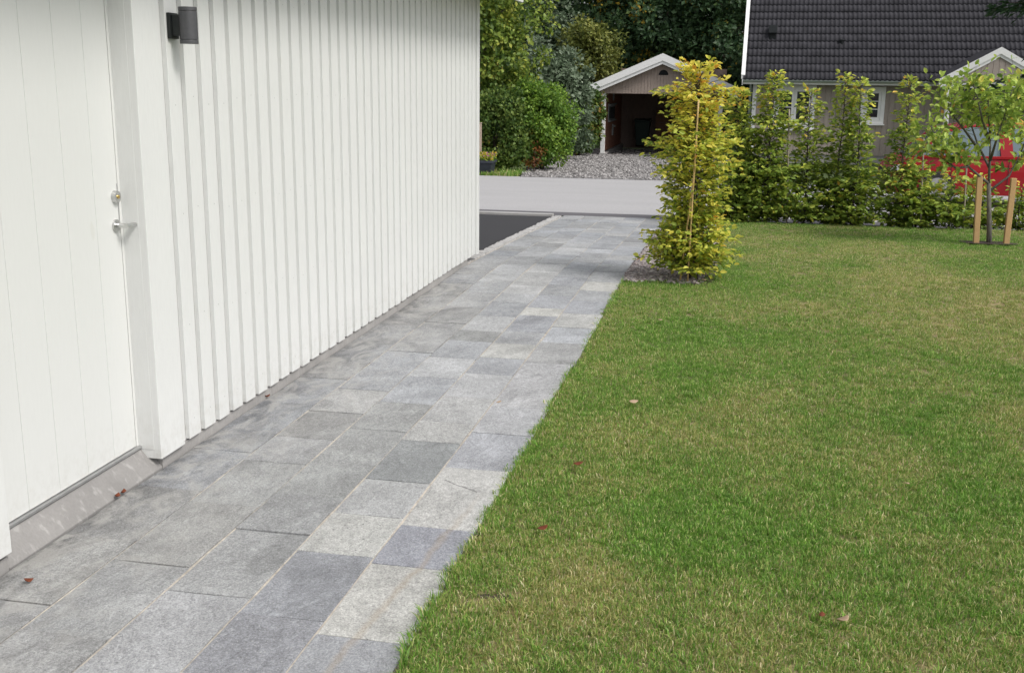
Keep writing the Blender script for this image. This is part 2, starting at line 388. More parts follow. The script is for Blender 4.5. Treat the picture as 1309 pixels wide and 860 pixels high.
M['yellow_leaf'] = leaf_mat('yellow_hornbeam_leaf', [(0.0, (0.19, 0.29, 0.045)), (0.25, (0.46, 0.54, 0.08)), (0.6, (0.82, 0.76, 0.14)), (0.92, (0.85, 0.70, 0.13)), (1.0, (0.78, 0.42, 0.08))], 0.48)
M['fruit_leaf'] = leaf_mat('fruit_tree_leaf', [(0.0, (0.137, 0.25, 0.0466)), (0.45, (0.366, 0.499, 0.093)), (0.85, (0.658, 0.749, 0.167)), (0.96, (0.824, 0.713, 0.149)), (1.0, (0.85, 0.446, 0.112))])
M['maple_leaf'] = leaf_mat('maple_leaf', [(0.0, (0.0437, 0.0912, 0.0173)), (0.5, (0.137, 0.213, 0.0317)), (0.85, (0.324, 0.41, 0.072)), (0.96, (0.499, 0.456, 0.072)), (1.0, (0.624, 0.334, 0.0576))])
M['bush_leaf'] = leaf_mat('dark_bush_leaf', [(0.0, (0.0272, 0.0616, 0.0144)), (0.6, (0.0816, 0.15, 0.0288)), (0.9, (0.177, 0.246, 0.0504)), (1.0, (0.326, 0.194, 0.0432))])
M['thuja'] = leaf_mat('thuja_spray', [(0.0, (0.056, 0.12, 0.0192)), (0.6, (0.136, 0.256, 0.0352)), (0.93, (0.272, 0.4, 0.056)), (1.0, (0.448, 0.24, 0.048))])
M['willow'] = leaf_mat('silver_leaf', [(0.0, (0.08, 0.12, 0.064)), (0.6, (0.208, 0.272, 0.176)), (1.0, (0.528, 0.592, 0.464))])
M['olive_leaf'] = leaf_mat('olive_leaf', [(0.0, (0.06, 0.0845, 0.0204)), (0.6, (0.18, 0.211, 0.0476)), (1.0, (0.36, 0.366, 0.0952))])
M['lime_tree'] = leaf_mat('dark_spotted_leaf', [(0.0, (0.0288, 0.0672, 0.0288)), (0.7, (0.072, 0.136, 0.0544)), (0.90, (0.128, 0.192, 0.056)), (0.94, (0.448, 0.336, 0.048)), (1.0, (0.576, 0.384, 0.048))])
M['wood_mass'] = leaf_mat('forest_leaf', [(0.0, (0.010, 0.018, 0.008)), (0.7, (0.025, 0.042, 0.017)), (1.0, (0.06, 0.085, 0.03))], 0.2)
M['needle'] = leaf_mat('spruce_needle', [(0.0, (0.016, 0.0448, 0.0192)), (0.7, (0.0448, 0.096, 0.0352)), (1.0, (0.096, 0.16, 0.048))], 0.15)
M['rust_leaf'] = leaf_mat('rust_leaf', [(0.0, (0.12, 0.05, 0.018)), (0.6, (0.25, 0.10, 0.03)), (1.0, (0.34, 0.20, 0.05))])
M['flower'] = leaf_mat('flower_petal', [(0.0, (0.10, 0.22, 0.03)), (0.5, (0.30, 0.40, 0.05)), (0.62, (0.7, 0.55, 0.05)), (0.85, (0.65, 0.45, 0.05)), (0.9, (0.75, 0.25, 0.55)), (1.0, (0.7, 0.35, 0.6))])
M['fallen'] = leaf_mat('fallen_leaf_pale', [(0.0, (0.5, 0.36, 0.24)), (1.0, (0.6, 0.46, 0.33))], 0.15)
M['fallen_red'] = leaf_mat('fallen_leaf_red', [(0.0, (0.20, 0.055, 0.025)), (1.0, (0.34, 0.12, 0.06))], 0.15)
M['bark'] = simple('dark_bark', (0.085, 0.07, 0.055), 0.9, 0.4, 14, 0.5, sc3=(4, 4, 1))
M['bark_grey'] = simple('grey_bark', (0.13, 0.12, 0.105), 0.9, 0.35, 14, 0.5, sc3=(4, 4, 1))
M['bamboo'] = simple('bamboo', (0.52, 0.36, 0.16), 0.55, 0.25, 10, 0.1, sc3=(4, 4, 1))
M['cane_grey'] = simple('weathered_cane', (0.30, 0.26, 0.21), 0.8, 0.25, 10, 0.1, sc3=(4, 4, 1))
M['stake'] = painted_wood('raw_pine_stake', (0.56, 0.36, 0.17), grain=(8, 8, 0.9), rough=0.8, dirt=0.3, bump=0.4)
M['roof_tile'] = simple('black_concrete_tile', (0.046, 0.045, 0.052), 0.8, 0.25, 3, 0.2, spec=0.15)
M['roof_red'] = simple('red_edge_tile', (0.09, 0.04, 0.04), 0.6, 0.2, 4, 0.2)
M['gutter'] = simple('zinc_gutter', (0.30, 0.34, 0.32), 0.45, 0.12, 6, 0.05, 0.3)
M['glass'] = simple('dark_window_glass', (0.035, 0.04, 0.045), 0.06, 0.1, 3, 0.0, 0, 0.8)
M['curtain'] = simple('grey_curtain', (0.3, 0.3, 0.32), 0.8, 0.1, 5, 0.0)
M['black_plastic'] = simple('black_plastic', (0.012, 0.014, 0.015), 0.7, 0.15, 10, 0.05, spec=0.15)
M['green_plastic'] = simple('dark_green_plastic', (0.025, 0.05, 0.042), 0.5, 0.15, 10, 0.05)
M['planter'] = simple('slate_blue_plastic', (0.035, 0.04, 0.055), 0.55, 0.15, 10, 0.05)
M['grey_panel'] = simple('grey_panel', (0.30, 0.32, 0.32), 0.6, 0.15, 5, 0.05)
def carpaint():
    k = NT('red_car_paint'); k.base((0.30, 0.004, 0.009)); k.rough(0.35); k.b.inputs['Specular IOR Level'].default_value = 0.3
    k.b.inputs['Coat Weight'].default_value = 0.25; k.b.inputs['Coat Roughness'].default_value = 0.05; return k.m
M['car_red'] = carpaint()
M['chrome'] = simple('chrome', (0.7, 0.7, 0.7), 0.15, 0.02, 5, 0, 1.0)
M['headlamp'] = simple('headlamp_glass', (0.55, 0.57, 0.6), 0.08, 0.05, 5, 0, 0.2, 0.8)
M['tail'] = simple('tail_lamp', (0.35, 0.01, 0.01), 0.15, 0.05, 5, 0)
def carglass():
    k = NT('car_window_glass'); k.base((0.16, 0.21, 0.23)); k.rough(0.04); k.b.inputs['Specular IOR Level'].default_value = 1.0
    k.b.inputs['Metallic'].default_value = 0.35; return k.m
M['car_glass'] = carglass()

# ------------------------------------------------------------------ leaf clouds
LEAF_HI = np.array([(0,0,0),(0.30,0.27,0.10),(0.68,0.24,0.09),(1.0,0,-0.12),(0.68,-0.24,0.09),(0.30,-0.27,0.10)], float)
LEAF_HI_Q = np.array([(0,1,2,3),(0,3,4,5)])
LEAF_LO = np.array([(0,0,0),(0.5,0.34,0.10),(1.0,0,-0.08),(0.5,-0.34,0.10)], float)
LEAF_LO_T = np.array([(0,1,2),(0,2,3)])
def unit(a): return a / np.maximum(np.linalg.norm(a, axis=-1, keepdims=True), 1e-9)
def leaf_mesh(name, P, D, N, S, tint, hi=True, aspect=1.0):
    n = len(P); D = unit(D); N = unit(N - D * np.sum(N * D, 1, keepdims=True)); B = np.cross(N, D)
    T = LEAF_HI if hi else LEAF_LO; k = len(T)
    V = P[:,None,:] + S[:,None,None] * (T[None,:,0,None]*D[:,None,:] + aspect*T[None,:,1,None]*B[:,None,:] + T[None,:,2,None]*N[:,None,:])
    F = LEAF_HI_Q if hi else LEAF_LO_T
    FF = (F[None] + (np.arange(n)*k)[:,None,None]).reshape(-1, F.shape[1])
    t = np.repeat(np.clip(tint, 0, 1), k)
    return fast_mesh(name, V.reshape(-1,3), quads=FF if hi else None, tris=None if hi else FF, attrs={'tint': t})
def rnd_dirs(n): return unit(rng.normal(size=(n, 3)))

def clump_crown(n_clump, n_leaf, centre, rad, clump_r, leaf, tint_mu=0.45, tint_sd=0.2, shell=0.75, flat=0.9, droop=0.0, zmin=None, spots=0.0):
    """Leaves on many small clumps spread through an uneven ellipsoid crown."""
    c = rnd_dirs(n_clump) * (rng.uniform(0.05, 1, (n_clump, 1)) ** 0.4) * np.array(rad)
    lump = 1 + 0.22 * np.sin(3.1 * c[:, :1] + 1.3) * np.cos(2.3 * c[:, 2:3])
    c = c * lump + np.array(centre)
    cr = clump_r * rng.uniform(0.6, 1.35, n_clump); ct = rng.normal(0, 0.13, n_clump)
    i = rng.integers(0, n_clump, n_leaf)
    d = rnd_dirs(n_leaf); r = rng.uniform(0, 1, n_leaf) ** (1 - shell + 0.15)
    P = c[i] + d * (cr[i] * r)[:, None] * np.array([1, 1, flat])
    out = unit(P - np.array(centre))
    D = unit(d + rng.normal(0, 0.7, (n_leaf, 3)) + np.array([0, 0, -droop]))
    N = unit(out * 0.5 + d * 0.4 + np.array([0, 0, 0.6]) + rng.normal(0, 0.45, (n_leaf, 3)))
    S = leaf * rng.uniform(0.65, 1.3, n_leaf)
    t = tint_mu + ct[i] + rng.normal(0, tint_sd, n_leaf)
    if spots:
        sp = rng.uniform(0, 1, n_clump) < spots
        t = np.where(sp[i] & (rng.uniform(0, 1, n_leaf) < 0.6), 0.97, np.minimum(t, 0.9))
    ok = np.ones(n_leaf, bool)
    if zmin is not None: ok = P[:, 2] > zmin
    return P[ok], D[ok], N[ok], S[ok], t[ok]

def trunk_mb(base, top, r0, off, limbs=6, spread=1.0, wob=0.06, limb_from=0.35):
    mb = MB(off); b = Vector(base); t = Vector(top); n = 7
    pts = [b.lerp(t, i/n) + Vector((random.uniform(-wob, wob), random.uniform(-wob, wob), 0)) * (i > 0) for i in range(n+1)]
    mb.tube(pts, [r0 * (1.25 if i == 0 else 1 - 0.85*i/n) for i in range(n+1)], 8)
    L = []
    for k in range(limbs):
        f = limb_from + (0.95 - limb_from) * (k + 0.5) / limbs; p = b.lerp(t, f); a = k * 2.4 + random.uniform(-.4, .4)
        ln = spread * (1.15 - f) * random.uniform(.8, 1.2)
        q1 = p + Vector((math.cos(a)*ln*0.5, math.sin(a)*ln*0.5, ln*0.35)); q2 = p + Vector((math.cos(a)*ln, math.sin(a)*ln, ln*0.55))
        mb.tube([p, q1, q2], [r0*(1-.8*f)*.6, r0*.25, r0*.08], 6); L.append((p, q1, q2))
    return mb, L

# ------------------------------------------------------------------ scatter of instances (stuff only)
def scatter(name, surf_me, protos, smin, smax, seed, m, tilt=0.25):
    pc = bpy.data.collections.new(name + '_sources')
    for p in protos: pc.objects.link(p)
    ng = bpy.data.node_groups.new(name + '_scatter', 'GeometryNodeTree')
    ng.interface.new_socket('Geometry', in_out='INPUT', socket_type='NodeSocketGeometry')
    ng.interface.new_socket('Geometry', in_out='OUTPUT', socket_type='NodeSocketGeometry')
    N = ng.nodes; L = ng.links
    gi = N.new('NodeGroupInput'); go = N.new('NodeGroupOutput')
    dp = N.new('GeometryNodeDistributePointsOnFaces'); dp.inputs['Seed'].default_value = seed
    na = N.new('GeometryNodeInputNamedAttribute'); na.data_type = 'FLOAT'; na.inputs['Name'].default_value = 'dens'
    ci = N.new('GeometryNodeCollectionInfo'); ci.inputs['Collection'].default_value = pc; ci.inputs['Separate Children'].default_value = True; ci.inputs['Reset Children'].default_value = True
    ip = N.new('GeometryNodeInstanceOnPoints'); ip.inputs['Pick Instance'].default_value = True
    rv = N.new('FunctionNodeRandomValue'); rv.data_type = 'FLOAT_VECTOR'
    rv.inputs[0].default_value = (-tilt, -tilt, 0); rv.inputs[1].default_value = (tilt, tilt, 6.283)
    rs = N.new('FunctionNodeRandomValue'); rs.data_type = 'FLOAT'; rs.inputs[2].default_value = smin; rs.inputs[3].default_value = smax; rs.inputs['Seed'].default_value = 5
    ri = N.new('FunctionNodeRandomValue'); ri.data_type = 'INT'; ri.inputs[4].default_value = 0; ri.inputs[5].default_value = len(protos) - 1; ri.inputs['Seed'].default_value = 9
    L.new(gi.outputs[0], dp.inputs['Mesh']); L.new(na.outputs[0], dp.inputs['Density']); L.new(dp.outputs['Points'], ip.inputs['Points'])
    L.new(ci.outputs[0], ip.inputs['Instance']); L.new(rv.outputs[0], ip.inputs['Rotation']); L.new(rs.outputs[1], ip.inputs['Scale']); L.new(ri.outputs[2], ip.inputs['Instance Index'])
    L.new(ip.outputs[0], go.inputs[0])
    o = bpy.data.objects.new(name, surf_me); COL.objects.link(o); surf_me.materials.append(m)
    md = o.modifiers.new('scatter', 'NODES'); md.node_group = ng
    return o

def grass_tuft(seed, n=16, rad=0.035, h=0.042, w=0.0032, lean_k=0.95):
    r = np.random.default_rng(seed); V = []; Q = []; T = []; t = []; pk = []
    for i in range(n):
        a = r.uniform(0, 6.283); rr = rad * math.sqrt(r.uniform(0, 1)); bx, by = rr*math.cos(a), rr*math.sin(a)
        hh = h * r.uniform(0.55, 1.25); la = a + r.normal(0, 0.9); lean = hh * r.uniform(0.15, lean_k); ww = w * r.uniform(0.7, 1.3)
        fa = r.uniform(0, 3.14); sx, sy = math.cos(fa)*ww/2, math.sin(fa)*ww/2
        lx, ly = math.cos(la)*lean, math.sin(la)*lean; k = len(V)
        V += [(bx-sx,by-sy,-0.004),(bx+sx,by+sy,-0.004),(bx+lx*.35+sx*.85,by+ly*.35+sy*.85,hh*.6),(bx+lx*.35-sx*.85,by+ly*.35-sy*.85,hh*.6),(bx+lx,by+ly,hh*(1-.25*lean/hh))]
        Q.append((k,k+1,k+2,k+3)); T.append((k+3,k+2,k+4)); t += [float(np.clip(r.beta(1.5, 2.6)*.78 if r.uniform() > .10 else r.uniform(.8, 1), 0, 1))]*5; pk += [r.uniform(0, 1)]*5
    return bpy.data.objects.new('grass_tuft', fast_mesh('grass_tuft', np.array(V), np.array(Q), np.array(T), {'tint': t, 'pick': pk}))
def stone_proto(seed, flat, name):
    r = np.random.default_rng(seed)
    mb = MB(); n = 6; vs = []
    for z, s in ((0.0, 0.9), (flat*0.55, 1.0), (flat, 0.65)):
        for k in range(n):
            a = 6.283*k/n + r.uniform(-.3, .3); q = s * r.uniform(.65, 1.1); vs.append((q*math.cos(a), q*math.sin(a)*0.7, z + r.uniform(-.06, .06)))
    fs = [(k, (k+1)%n, n+(k+1)%n, n+k) for k in range(n)] + [(n+k, n+(k+1)%n, 2*n+(k+1)%n, 2*n+k) for k in range(n)] + [tuple(range(2*n, 3*n))]
    me = bpy.data.meshes.new(name); me.from_pydata(vs, [], fs)
    return bpy.data.objects.new(name, me)
def sheet(x0, x1, y0, y1, nx, ny, dz=0.0, jitter=0.0, fz=None):
    xs = np.linspace(x0, x1, nx+1); ys = np.linspace(y0, y1, ny+1)
    V = []
    for y in ys:
        for x in xs: V.append((x, y, (fz(x, y) if fz else g(x, y)) + dz))
    Q = [(j*(nx+1)+i, j*(nx+1)+i+1, (j+1)*(nx+1)+i+1, (j+1)*(nx+1)+i) for j in range(ny) for i in range(nx)]
    return np.array(V), np.array(Q)
def struct_sheet(name, m, *a, **k):
    V, Q = sheet(*a, **k)
    return tag(obj(name, fast_mesh(name, V, Q), m), kind='structure')

# ================================================================== SETTING
# ground: one sheet out to the horizon
xs = np.concatenate([[-400, -200, -100, -60], np.arange(-40, 41, 4.0), [60, 100, 200, 400]])
ys = np.concatenate([[-60, -20, 0, 5], np.arange(9, 20, 0.5), np.arange(20, 60, 4), [70, 100, 200, 450]])
V = np.array([(x, y, g(x, min(y, 60)) - 0.10) for y in ys for x in xs]); nx = len(xs)
Q = np.array([(j*nx+i, j*nx+i+1, (j+1)*nx+i+1, (j+1)*nx+i) for j in range(len(ys)-1) for i in range(nx-1)])
def turf_far():
    k = NT('rough_turf'); w = k.pos(); n = k.noise(w, 2.0, 6, 0.65); f = k.noise(w, 30, 4)
    col = k.ramp(n, [(0.3, (0.05, 0.085, 0.018)), (0.7, (0.11, 0.15, 0.035))]); col = k.mix(k.ramp(f, [(0.3, 0.5), (0.6, 0.0)]), col, (0.03, 0.045, 0.012))
    k.base(col); k.rough(0.95); k.bump(f, 0.6, 0.05); return k.m
M['turf'] = turf_far()
tag(obj('ground', fast_mesh('ground', V, Q), M['turf']), kind='structure')
struct_sheet('road', M['road'], -60, 60, 16.42, 25.1, 60, 12, dz=-0.012)
struct_sheet('road_edge_strip', M['seam'], -60, 60, 16.30, 16.85, 60, 3, dz=-0.006)
struct_sheet('driveway', M['driveway'], -9, -2.585, 10.45, 16.12, 8, 24, dz=-0.012)
mb = MB(); mb.box(-9, 16.14, g(-5, 16.2)-0.12, -2.63, 16.285, g(-5, 16.2)+0.022)
tag(mb.build('driveway_kerb', M['kerb_concrete']), kind='structure')

# stone path: sand bed with every stone on it
V, Q = sheet(-2.448, -0.905, 0.2, 16.28, 4, 80, dz=-0.011)
path = tag(obj('stone_path', fast_mesh('stone_path', V, Q), M['joint_dark']), kind='structure')
lines = [-2.4605, -2.155, -1.842, -1.528, -1.222, -0.908]
V = []; Q = []
for xl in lines[1:5]:                     # pale jointing sand swept into the long joints
    b0 = len(V); n = 160
    for i in range(n+1):
        y = 0.2 + 16.05*i/n; dzz = -0.003 + 0.0022*math.sin(y*3.1 + xl*9)*math.sin(y*1.7 + xl*5); V += [(xl-.0085, y, g(xl, y)+dzz-.0045), (xl, y, g(xl, y)+dzz), (xl+.0085, y, g(xl, y)+dzz-.0045)]
    Q += [(b0+3*i+k, b0+3*i+k+1, b0+3*i+k+4, b0+3*i+k+3) for i in range(n) for k in range(2)]
tag(obj('joint_sand', fast_mesh('joint_sand', np.array(V), np.array(Q)), M['joint'], path), kind='stuff')
joints = {0: [2.4, 2.95, 3.48, 4.02, 4.52, 5.32, 5.84, 6.25, 6.72, 7.32, 7.82, 8.5, 9.06],
          1: [2.2, 2.78, 3.32, 3.90, 4.42, 4.78, 5.22, 5.66, 6.10, 6.58, 7.03, 7.48, 8.08, 8.68, 9.17, 9.64],
          2: [2.1, 2.62, 3.14, 3.68, 4.06, 4.48, 4.98, 5.46, 6.0, 6.48, 6.96, 7.28, 7.78, 8.32, 8.72, 9.10, 9.78, 10.34],
          3: [2.0, 2.5, 3.04, 3.54, 3.92, 4.32, 4.86, 5.18, 5.64, 6.16, 6.56, 6.96, 7.34, 7.88, 8.18, 8.70, 9.18, 9.58, 10.16],
          4: [1.9, 2.42, 2.96, 3.50, 3.86, 4.54, 5.06, 5.52, 6.48, 7.06, 7.54, 8.02, 8.54, 9.0, 9.42, 9.94]}
tone = {(3,3.54): (0.46,0.46,0.44), (4,2.96): (0.46,0.455,0.43), (4,3.50): (0.27,0.28,0.325), (4,3.86): (0.47,0.465,0.45), (3,4.32): (0.19,0.20,0.205),
        (3,3.92): (0.35,0.355,0.36), (2,4.06): (0.215,0.22,0.22), (3,3.04): (0.27,0.28,0.31), (3,2.5): (0.225,0.23,0.255), (4,2.42): (0.30,0.31,0.335),
        (2,3.68): (0.25,0.255,0.26), (2,3.14): (0.275,0.28,0.285), (1,3.32): (0.28,0.28,0.275), (0,3.48): (0.22,0.22,0.22), (0,2.95): (0.29,0.29,0.285),
        (1,2.78): (0.30,0.305,0.31), (2,2.62): (0.33,0.335,0.35), (1,3.90): (0.26,0.265,0.265), (4,4.54): (0.345,0.355,0.39), (4,5.06): (0.375,0.38,0.40),
        (3,4.86): (0.36,0.36,0.355), (2,4.48): (0.24,0.245,0.245), (2,4.98): (0.255,0.26,0.26), (1,4.78): (0.22,0.22,0.22), (3,7.88): (0.48,0.475,0.45),
        (3,6.56): (0.42,0.42,0.405), (4,9.0): (0.48,0.475,0.455), (4,8.02): (0.29,0.30,0.33), (3,7.34): (0.28,0.29,0.32), (3,8.18): (0.30,0.31,0.34), (4,7.54): (0.43,0.43,0.42), (4,5.52): (0.40,0.40,0.415),
        (3,6.16): (0.29,0.30,0.325), (3,5.64): (0.37,0.375,0.39), (3,9.18): (0.30,0.31,0.34), (2,6.96): (0.23,0.235,0.235)}
for r in range(5):
    J = list(joints[r])
    J.insert(0, J[0] - 0.5); J.insert(0, J[0] - 0.55); J.insert(0, J[0] - 0.5)
    while J[-1] < 15.75: J.append(J[-1] + random.uniform(0.36, 0.60))
    J[-1] = 16.27
    for a, b in zip(J[:-1], J[1:]):
        gap = random.uniform(0.0014, 0.0034)
        x0 = lines[r] + random.uniform(0.0025, 0.006); x1 = lines[r+1] - random.uniform(0.0025, 0.006)
        if r == 4: x1 += random.uniform(-0.012, 0.014)
        y0 = a + gap; y1 = b - gap; n = 4
        loop = [(x0 + (x1-x0)*i/2, y0) for i in range(2)] + [(x1, y0 + (y1-y0)*i/n) for i in range(n)] + [(x1 + (x0-x1)*i/2, y1) for i in range(2)] + [(x0, y1 + (y0-y1)*i/n) for i in range(n)]
        loop = [(x + random.uniform(-.0026, .0026), y + random.uniform(-.0022, .0022)) for x, y in loop]
        cx, cy = (x0+x1)/2, (y0+y1)/2; tx, ty = random.uniform(-.006, .006), random.uniform(-.004, .004); dz = random.uniform(-.002, .0032)
        lz = [g(x, y) + dz + tx*(x-cx) + ty*(y-cy) for x, y in loop]
        k = len(loop); e = 0.0025
        inner = [(x + (cx-x)*e/max(.05, abs(cx-x))*(abs(cx-x) > .02), y + (cy-y)*e/max(.05, abs(cy-y))*(abs(cy-y) > .02)) for x, y in loop]
        vs = [(x, y, z - 0.03) for (x, y), z in zip(loop, lz)] + [(x, y, z - 0.0018) for (x, y), z in zip(loop, lz)] + [(x, y, z) for (x, y), z in zip(inner, lz)]
        fs = [(i, (i+1)%k, k+(i+1)%k, k+i) for i in range(k)] + [(k+i, k+(i+1)%k, 2*k+(i+1)%k, 2*k+i) for i in range(k)] + [tuple(range(2*k, 3*k))]
        s = MB(); s.add(vs, fs)
        c = tone.get((r, a))
        if c is None:
            t = random.choice([0.25, 0.28, 0.30, 0.31, 0.33, 0.35, 0.38, 0.42]) * (0.88 if r < 2 else 1.0) * (1.12 if a > 9 else 1)  # far stones paler: glancing sky reflection put into their colour
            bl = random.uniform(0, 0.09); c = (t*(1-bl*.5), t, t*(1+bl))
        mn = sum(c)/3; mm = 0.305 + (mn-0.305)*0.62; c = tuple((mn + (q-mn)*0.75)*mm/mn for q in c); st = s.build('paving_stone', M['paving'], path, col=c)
# setts along the driveway
V, Q = sheet(-2.60, -2.478, 10.07, 16.13, 1, 30, dz=-0.014)
setts = tag(obj('sett_edging', fast_mesh('sett_edging', V, Q), M['joint']), kind='structure')
y = 10.08
while y < 16.1:
    ln = random.uniform(0.10, 0.16); w0 = -2.60 + random.uniform(-.018, .01)
    m = MB(); z = g(-2.53, y) + random.uniform(-.004, .006); x1 = -2.484
    m.add([(w0,y,z-.07),(x1,y,z-.07),(x1,y+ln,z-.07),(w0,y+ln,z-.07),(w0+.008,y+.008,z),(x1-.006,y+.006,z),(x1-.006,y+ln-.008,z+random.uniform(-.004,.002)),(w0+.01,y+ln-.008,z)],
          [(0,3,2,1),(4,5,6,7),(0,1,5,4),(1,2,6,5),(2,3,7,6),(3,0,4,7)])
    m.build('sett', M['sett'], setts)
    y += ln + random.uniform(.006, .012)

# ------------------------------------------------------------------ lawn
def in_bed(x, y):            # planting bed of slate chips along the path
    return y > 9.62 + 0.25*((x+0.5)/0.4)**2*(-0.2) + 0.10*math.sin(x*9) and x < -0.18 + 0.05*math.sin(y*3) and y < 15.2
LX0, LX1, LY0, LY1 = -0.90, 9.0, 0.6, 15.66
xs = np.concatenate([np.arange(LX0, 0.4, 0.06), np.arange(0.4, LX1, 0.25)]); ys = np.concatenate([np.arange(LY0, 6, 0.08), np.arange(6, LY1 + 0.01, 0.12)])
def lawn_z(x, y):
    return g(x, y) + 0.006*math.sin(x*1.7+y*0.9) + 0.006*math.sin(y*2.3-x) - 0.006
V = []; dens = []
bare = on_ground(636, 766)
for y in ys:
    for x in xs:
        e = 0.006*math.sin(y*5.1) + 0.008*math.sin(y*11.7+1) + 0.006*math.sin(y*23.0) if x == xs[0] else 0
        V.append((x + e, y, lawn_z(x, y)))
        px_edge = (942 + (x/max(y,1))*1381)
        d = 1700 if y < 5 else (1700*(5/y)**1.45)
        d *= 1.0 if (y > 1.9 and x < 0.45*y + 0.8 and x < 4.6 + 0.02*y) else 0.25
        if y < 1.9: d *= 0.5
        rb = math.hypot((x-bare[0])/0.10, (y-bare[1])/0.07)
        if rb < 1.0: d = 0.0
        if in_bed(x, y): d = 0
        dens.append(d)
V = np.array(V); nx = len(xs)
Q = np.array([(j*nx+i, j*nx+i+1, (j+1)*nx+i+1, (j+1)*nx+i) for j in range(len(ys)-1) for i in range(nx-1)])
tag(obj('lawn', fast_mesh('lawn', V, Q), M['lawn_base'], smooth=True), kind='structure')
tufts = [grass_tuft(100+i, 34, 0.036, (0.016, 0.019, 0.015, 0.022, 0.018, 0.019, 0.025, 0.014)[i], 0.0025, 1.5) for i in range(8)]
for t in tufts: t.data.materials.append(M['grass'])
gr = scatter('lawn_grass', fast_mesh('lawn_grass', V, Q, attrs={'dens': dens}), tufts, 0.7, 1.25, 3, M['grass'])
tag(gr, 'short mown green lawn with straw yellow patches beside the path', 'grass', kind='stuff')
V3 = [(bare[0], bare[1], lawn_z(bare[0], bare[1]) + .004)]; n = 16
for k in range(n):
    a = 6.283*k/n; q = rng.uniform(.45, 1.1); V3.append((bare[0]+.075*q*math.cos(a), bare[1]+.05*q*math.sin(a), lawn_z(*bare[:2]) + rng.uniform(-.004, .003)))
tag(obj('bare_soil', fast_mesh('bare_soil', np.array(V3), tris=np.array([(0, 1+k, 1+(k+1)%n) for k in range(n)])), M['soil']), kind='structure')
# longer fringe where the lawn overhangs the paving
V2 = []; d2 = []
ys2 = np.arange(1.2, 9.7, 0.05)
for y in ys2:
    w = 0.5 + 0.5*math.sin(y*7.3) * math.sin(y*2.9+1)
    for x in (-0.915, -0.875): V2.append((x, y, lawn_z(x, y))); d2.append(1100*(5/max(y,5))**0.8*w)
Q2 = np.array([(2*j, 2*j+1, 2*j+3, 2*j+2) for j in range(len(ys2)-1)])
tf2 = [grass_tuft(200+i, 14, 0.020, 0.044, 0.0028) for i in range(4)]
for t in tf2: t.data.materials.append(M['grass'])
gf = scatter('grass_fringe', fast_mesh('grass_fringe', np.array(V2), Q2, attrs={'dens': d2}), tf2, 0.6, 1.15, 8, M['grass'], 0.45)
tag(gf, 'longer grass fringe overhanging the edge of the paving', 'grass', kind='stuff')
# bed of slate chips
V, Q = sheet(-0.902, -0.10, 9.5, 15.3, 8, 58, dz=0.002)
tag(obj('planting_bed', fast_mesh('planting_bed', V, Q), M['soil']), kind='structure')
dn = [2600*(1.0 if in_bed(x+0.03, y+.06) else 0) * (1 if y < 13 else 0.5) for x, y, z in V]
chips = []
for i in range(6):
    s = stone_proto(300+i, 0.32, 'slate_chip'); s.data.materials.append(M['chip']); chips.append(s)
V = V + np.array([0, 0, 0.004])
tag(scatter('slate_chips', fast_mesh('slate_chips', V, Q, attrs={'dens': dn}), chips, 0.014, 0.032, 4, M['chip'], 0.6), 'grey and rust slate chips mulching the bed by the path', 'slate chips', kind='stuff')

struct_sheet('hedge_bed', M['soil'], -0.95, 9.0, 15.3, 16.25, 24, 4, dz=-0.018)
# ------------------------------------------------------------------ ground beyond the road
def gedge(y): return -4.95 - 0.10*(y-25) + 0.10*math.sin(y*1.3)
V = []; dn = []
ysg = np.linspace(25.02, 43.0, 37)
for y in ysg:
    for i in range(13):
        x0 = gedge(y); x = x0 + (0.0 - x0)*i/12; V.append((x, y, g(x, y) - 0.006)); dn.append(95 if y < 38 else 30)
V = np.array(V); Q = np.array([(j*13+i, j*13+i+1, (j+1)*13+i+1, (j+1)*13+i) for j in range(len(ysg)-1) for i in range(12)])
tag(obj('gravel_drive', fast_mesh('gravel_drive', V, Q), M['gravel_bed']), kind='structure')
peb = []
for i in range(5):
    s = stone_proto(400+i, 0.6, 'gravel_stone'); s.data.materials.append(M['pebble']); peb.append(s)
tag(scatter('gravel_stones', fast_mesh('gravel_stones', V.copy(), Q, attrs={'dens': dn}), peb, 0.018, 0.05, 6, M['pebble'], 0.5), 'loose grey gravel on the drive in front of the carport', 'gravel', kind='stuff')
V, Q = sheet(0.02, 30, 25.1, 36, 30, 11, dz=-0.02)
tag(obj('neighbour_lawn', fast_mesh('neighbour_lawn', V, Q), M['turf']), kind='structure')
V, Q = sheet(-30, -5.0, 25.08, 27.0, 60, 8, dz=-0.02)
dn = [150*math.exp(-(y-25)*0.7)*(1 if x > -10 else 0) for x, y, z in V]
vt = [grass_tuft(500+i, 14, 0.07, 0.11, 0.012) for i in range(4)]
for t in vt: t.data.materials.append(M['grass'])
tag(obj('road_verge', fast_mesh('road_verge', V, Q), M['turf']), kind='structure')
tag(scatter('verge_grass', fast_mesh('verge_grass', V.copy(), Q, attrs={'dens': dn}), vt, 0.6, 1.3, 11, M['grass']), 'rough grass on the verge across the road', 'grass', kind='stuff')

# ================================================================== GARAGE with white vertical boarding
GX = (-5.2, 5.2, 0)
ga = thing('garage', 'long white garage with vertical boarding and a plank door beside the path', 'garage', GX)
XF, XB = -2.445, -2.4685
def gb(name, m, *boxes, parent=ga, **k):
    mb = MB(GX if parent == ga else (0, 0, 0))
    mb.o = np.array(GX)
    for b in boxes: mb.box(*b)
    return mb.build(name, m, parent, **k)
ZT = 2.50
Y0, Y1 = 0.0, 10.435
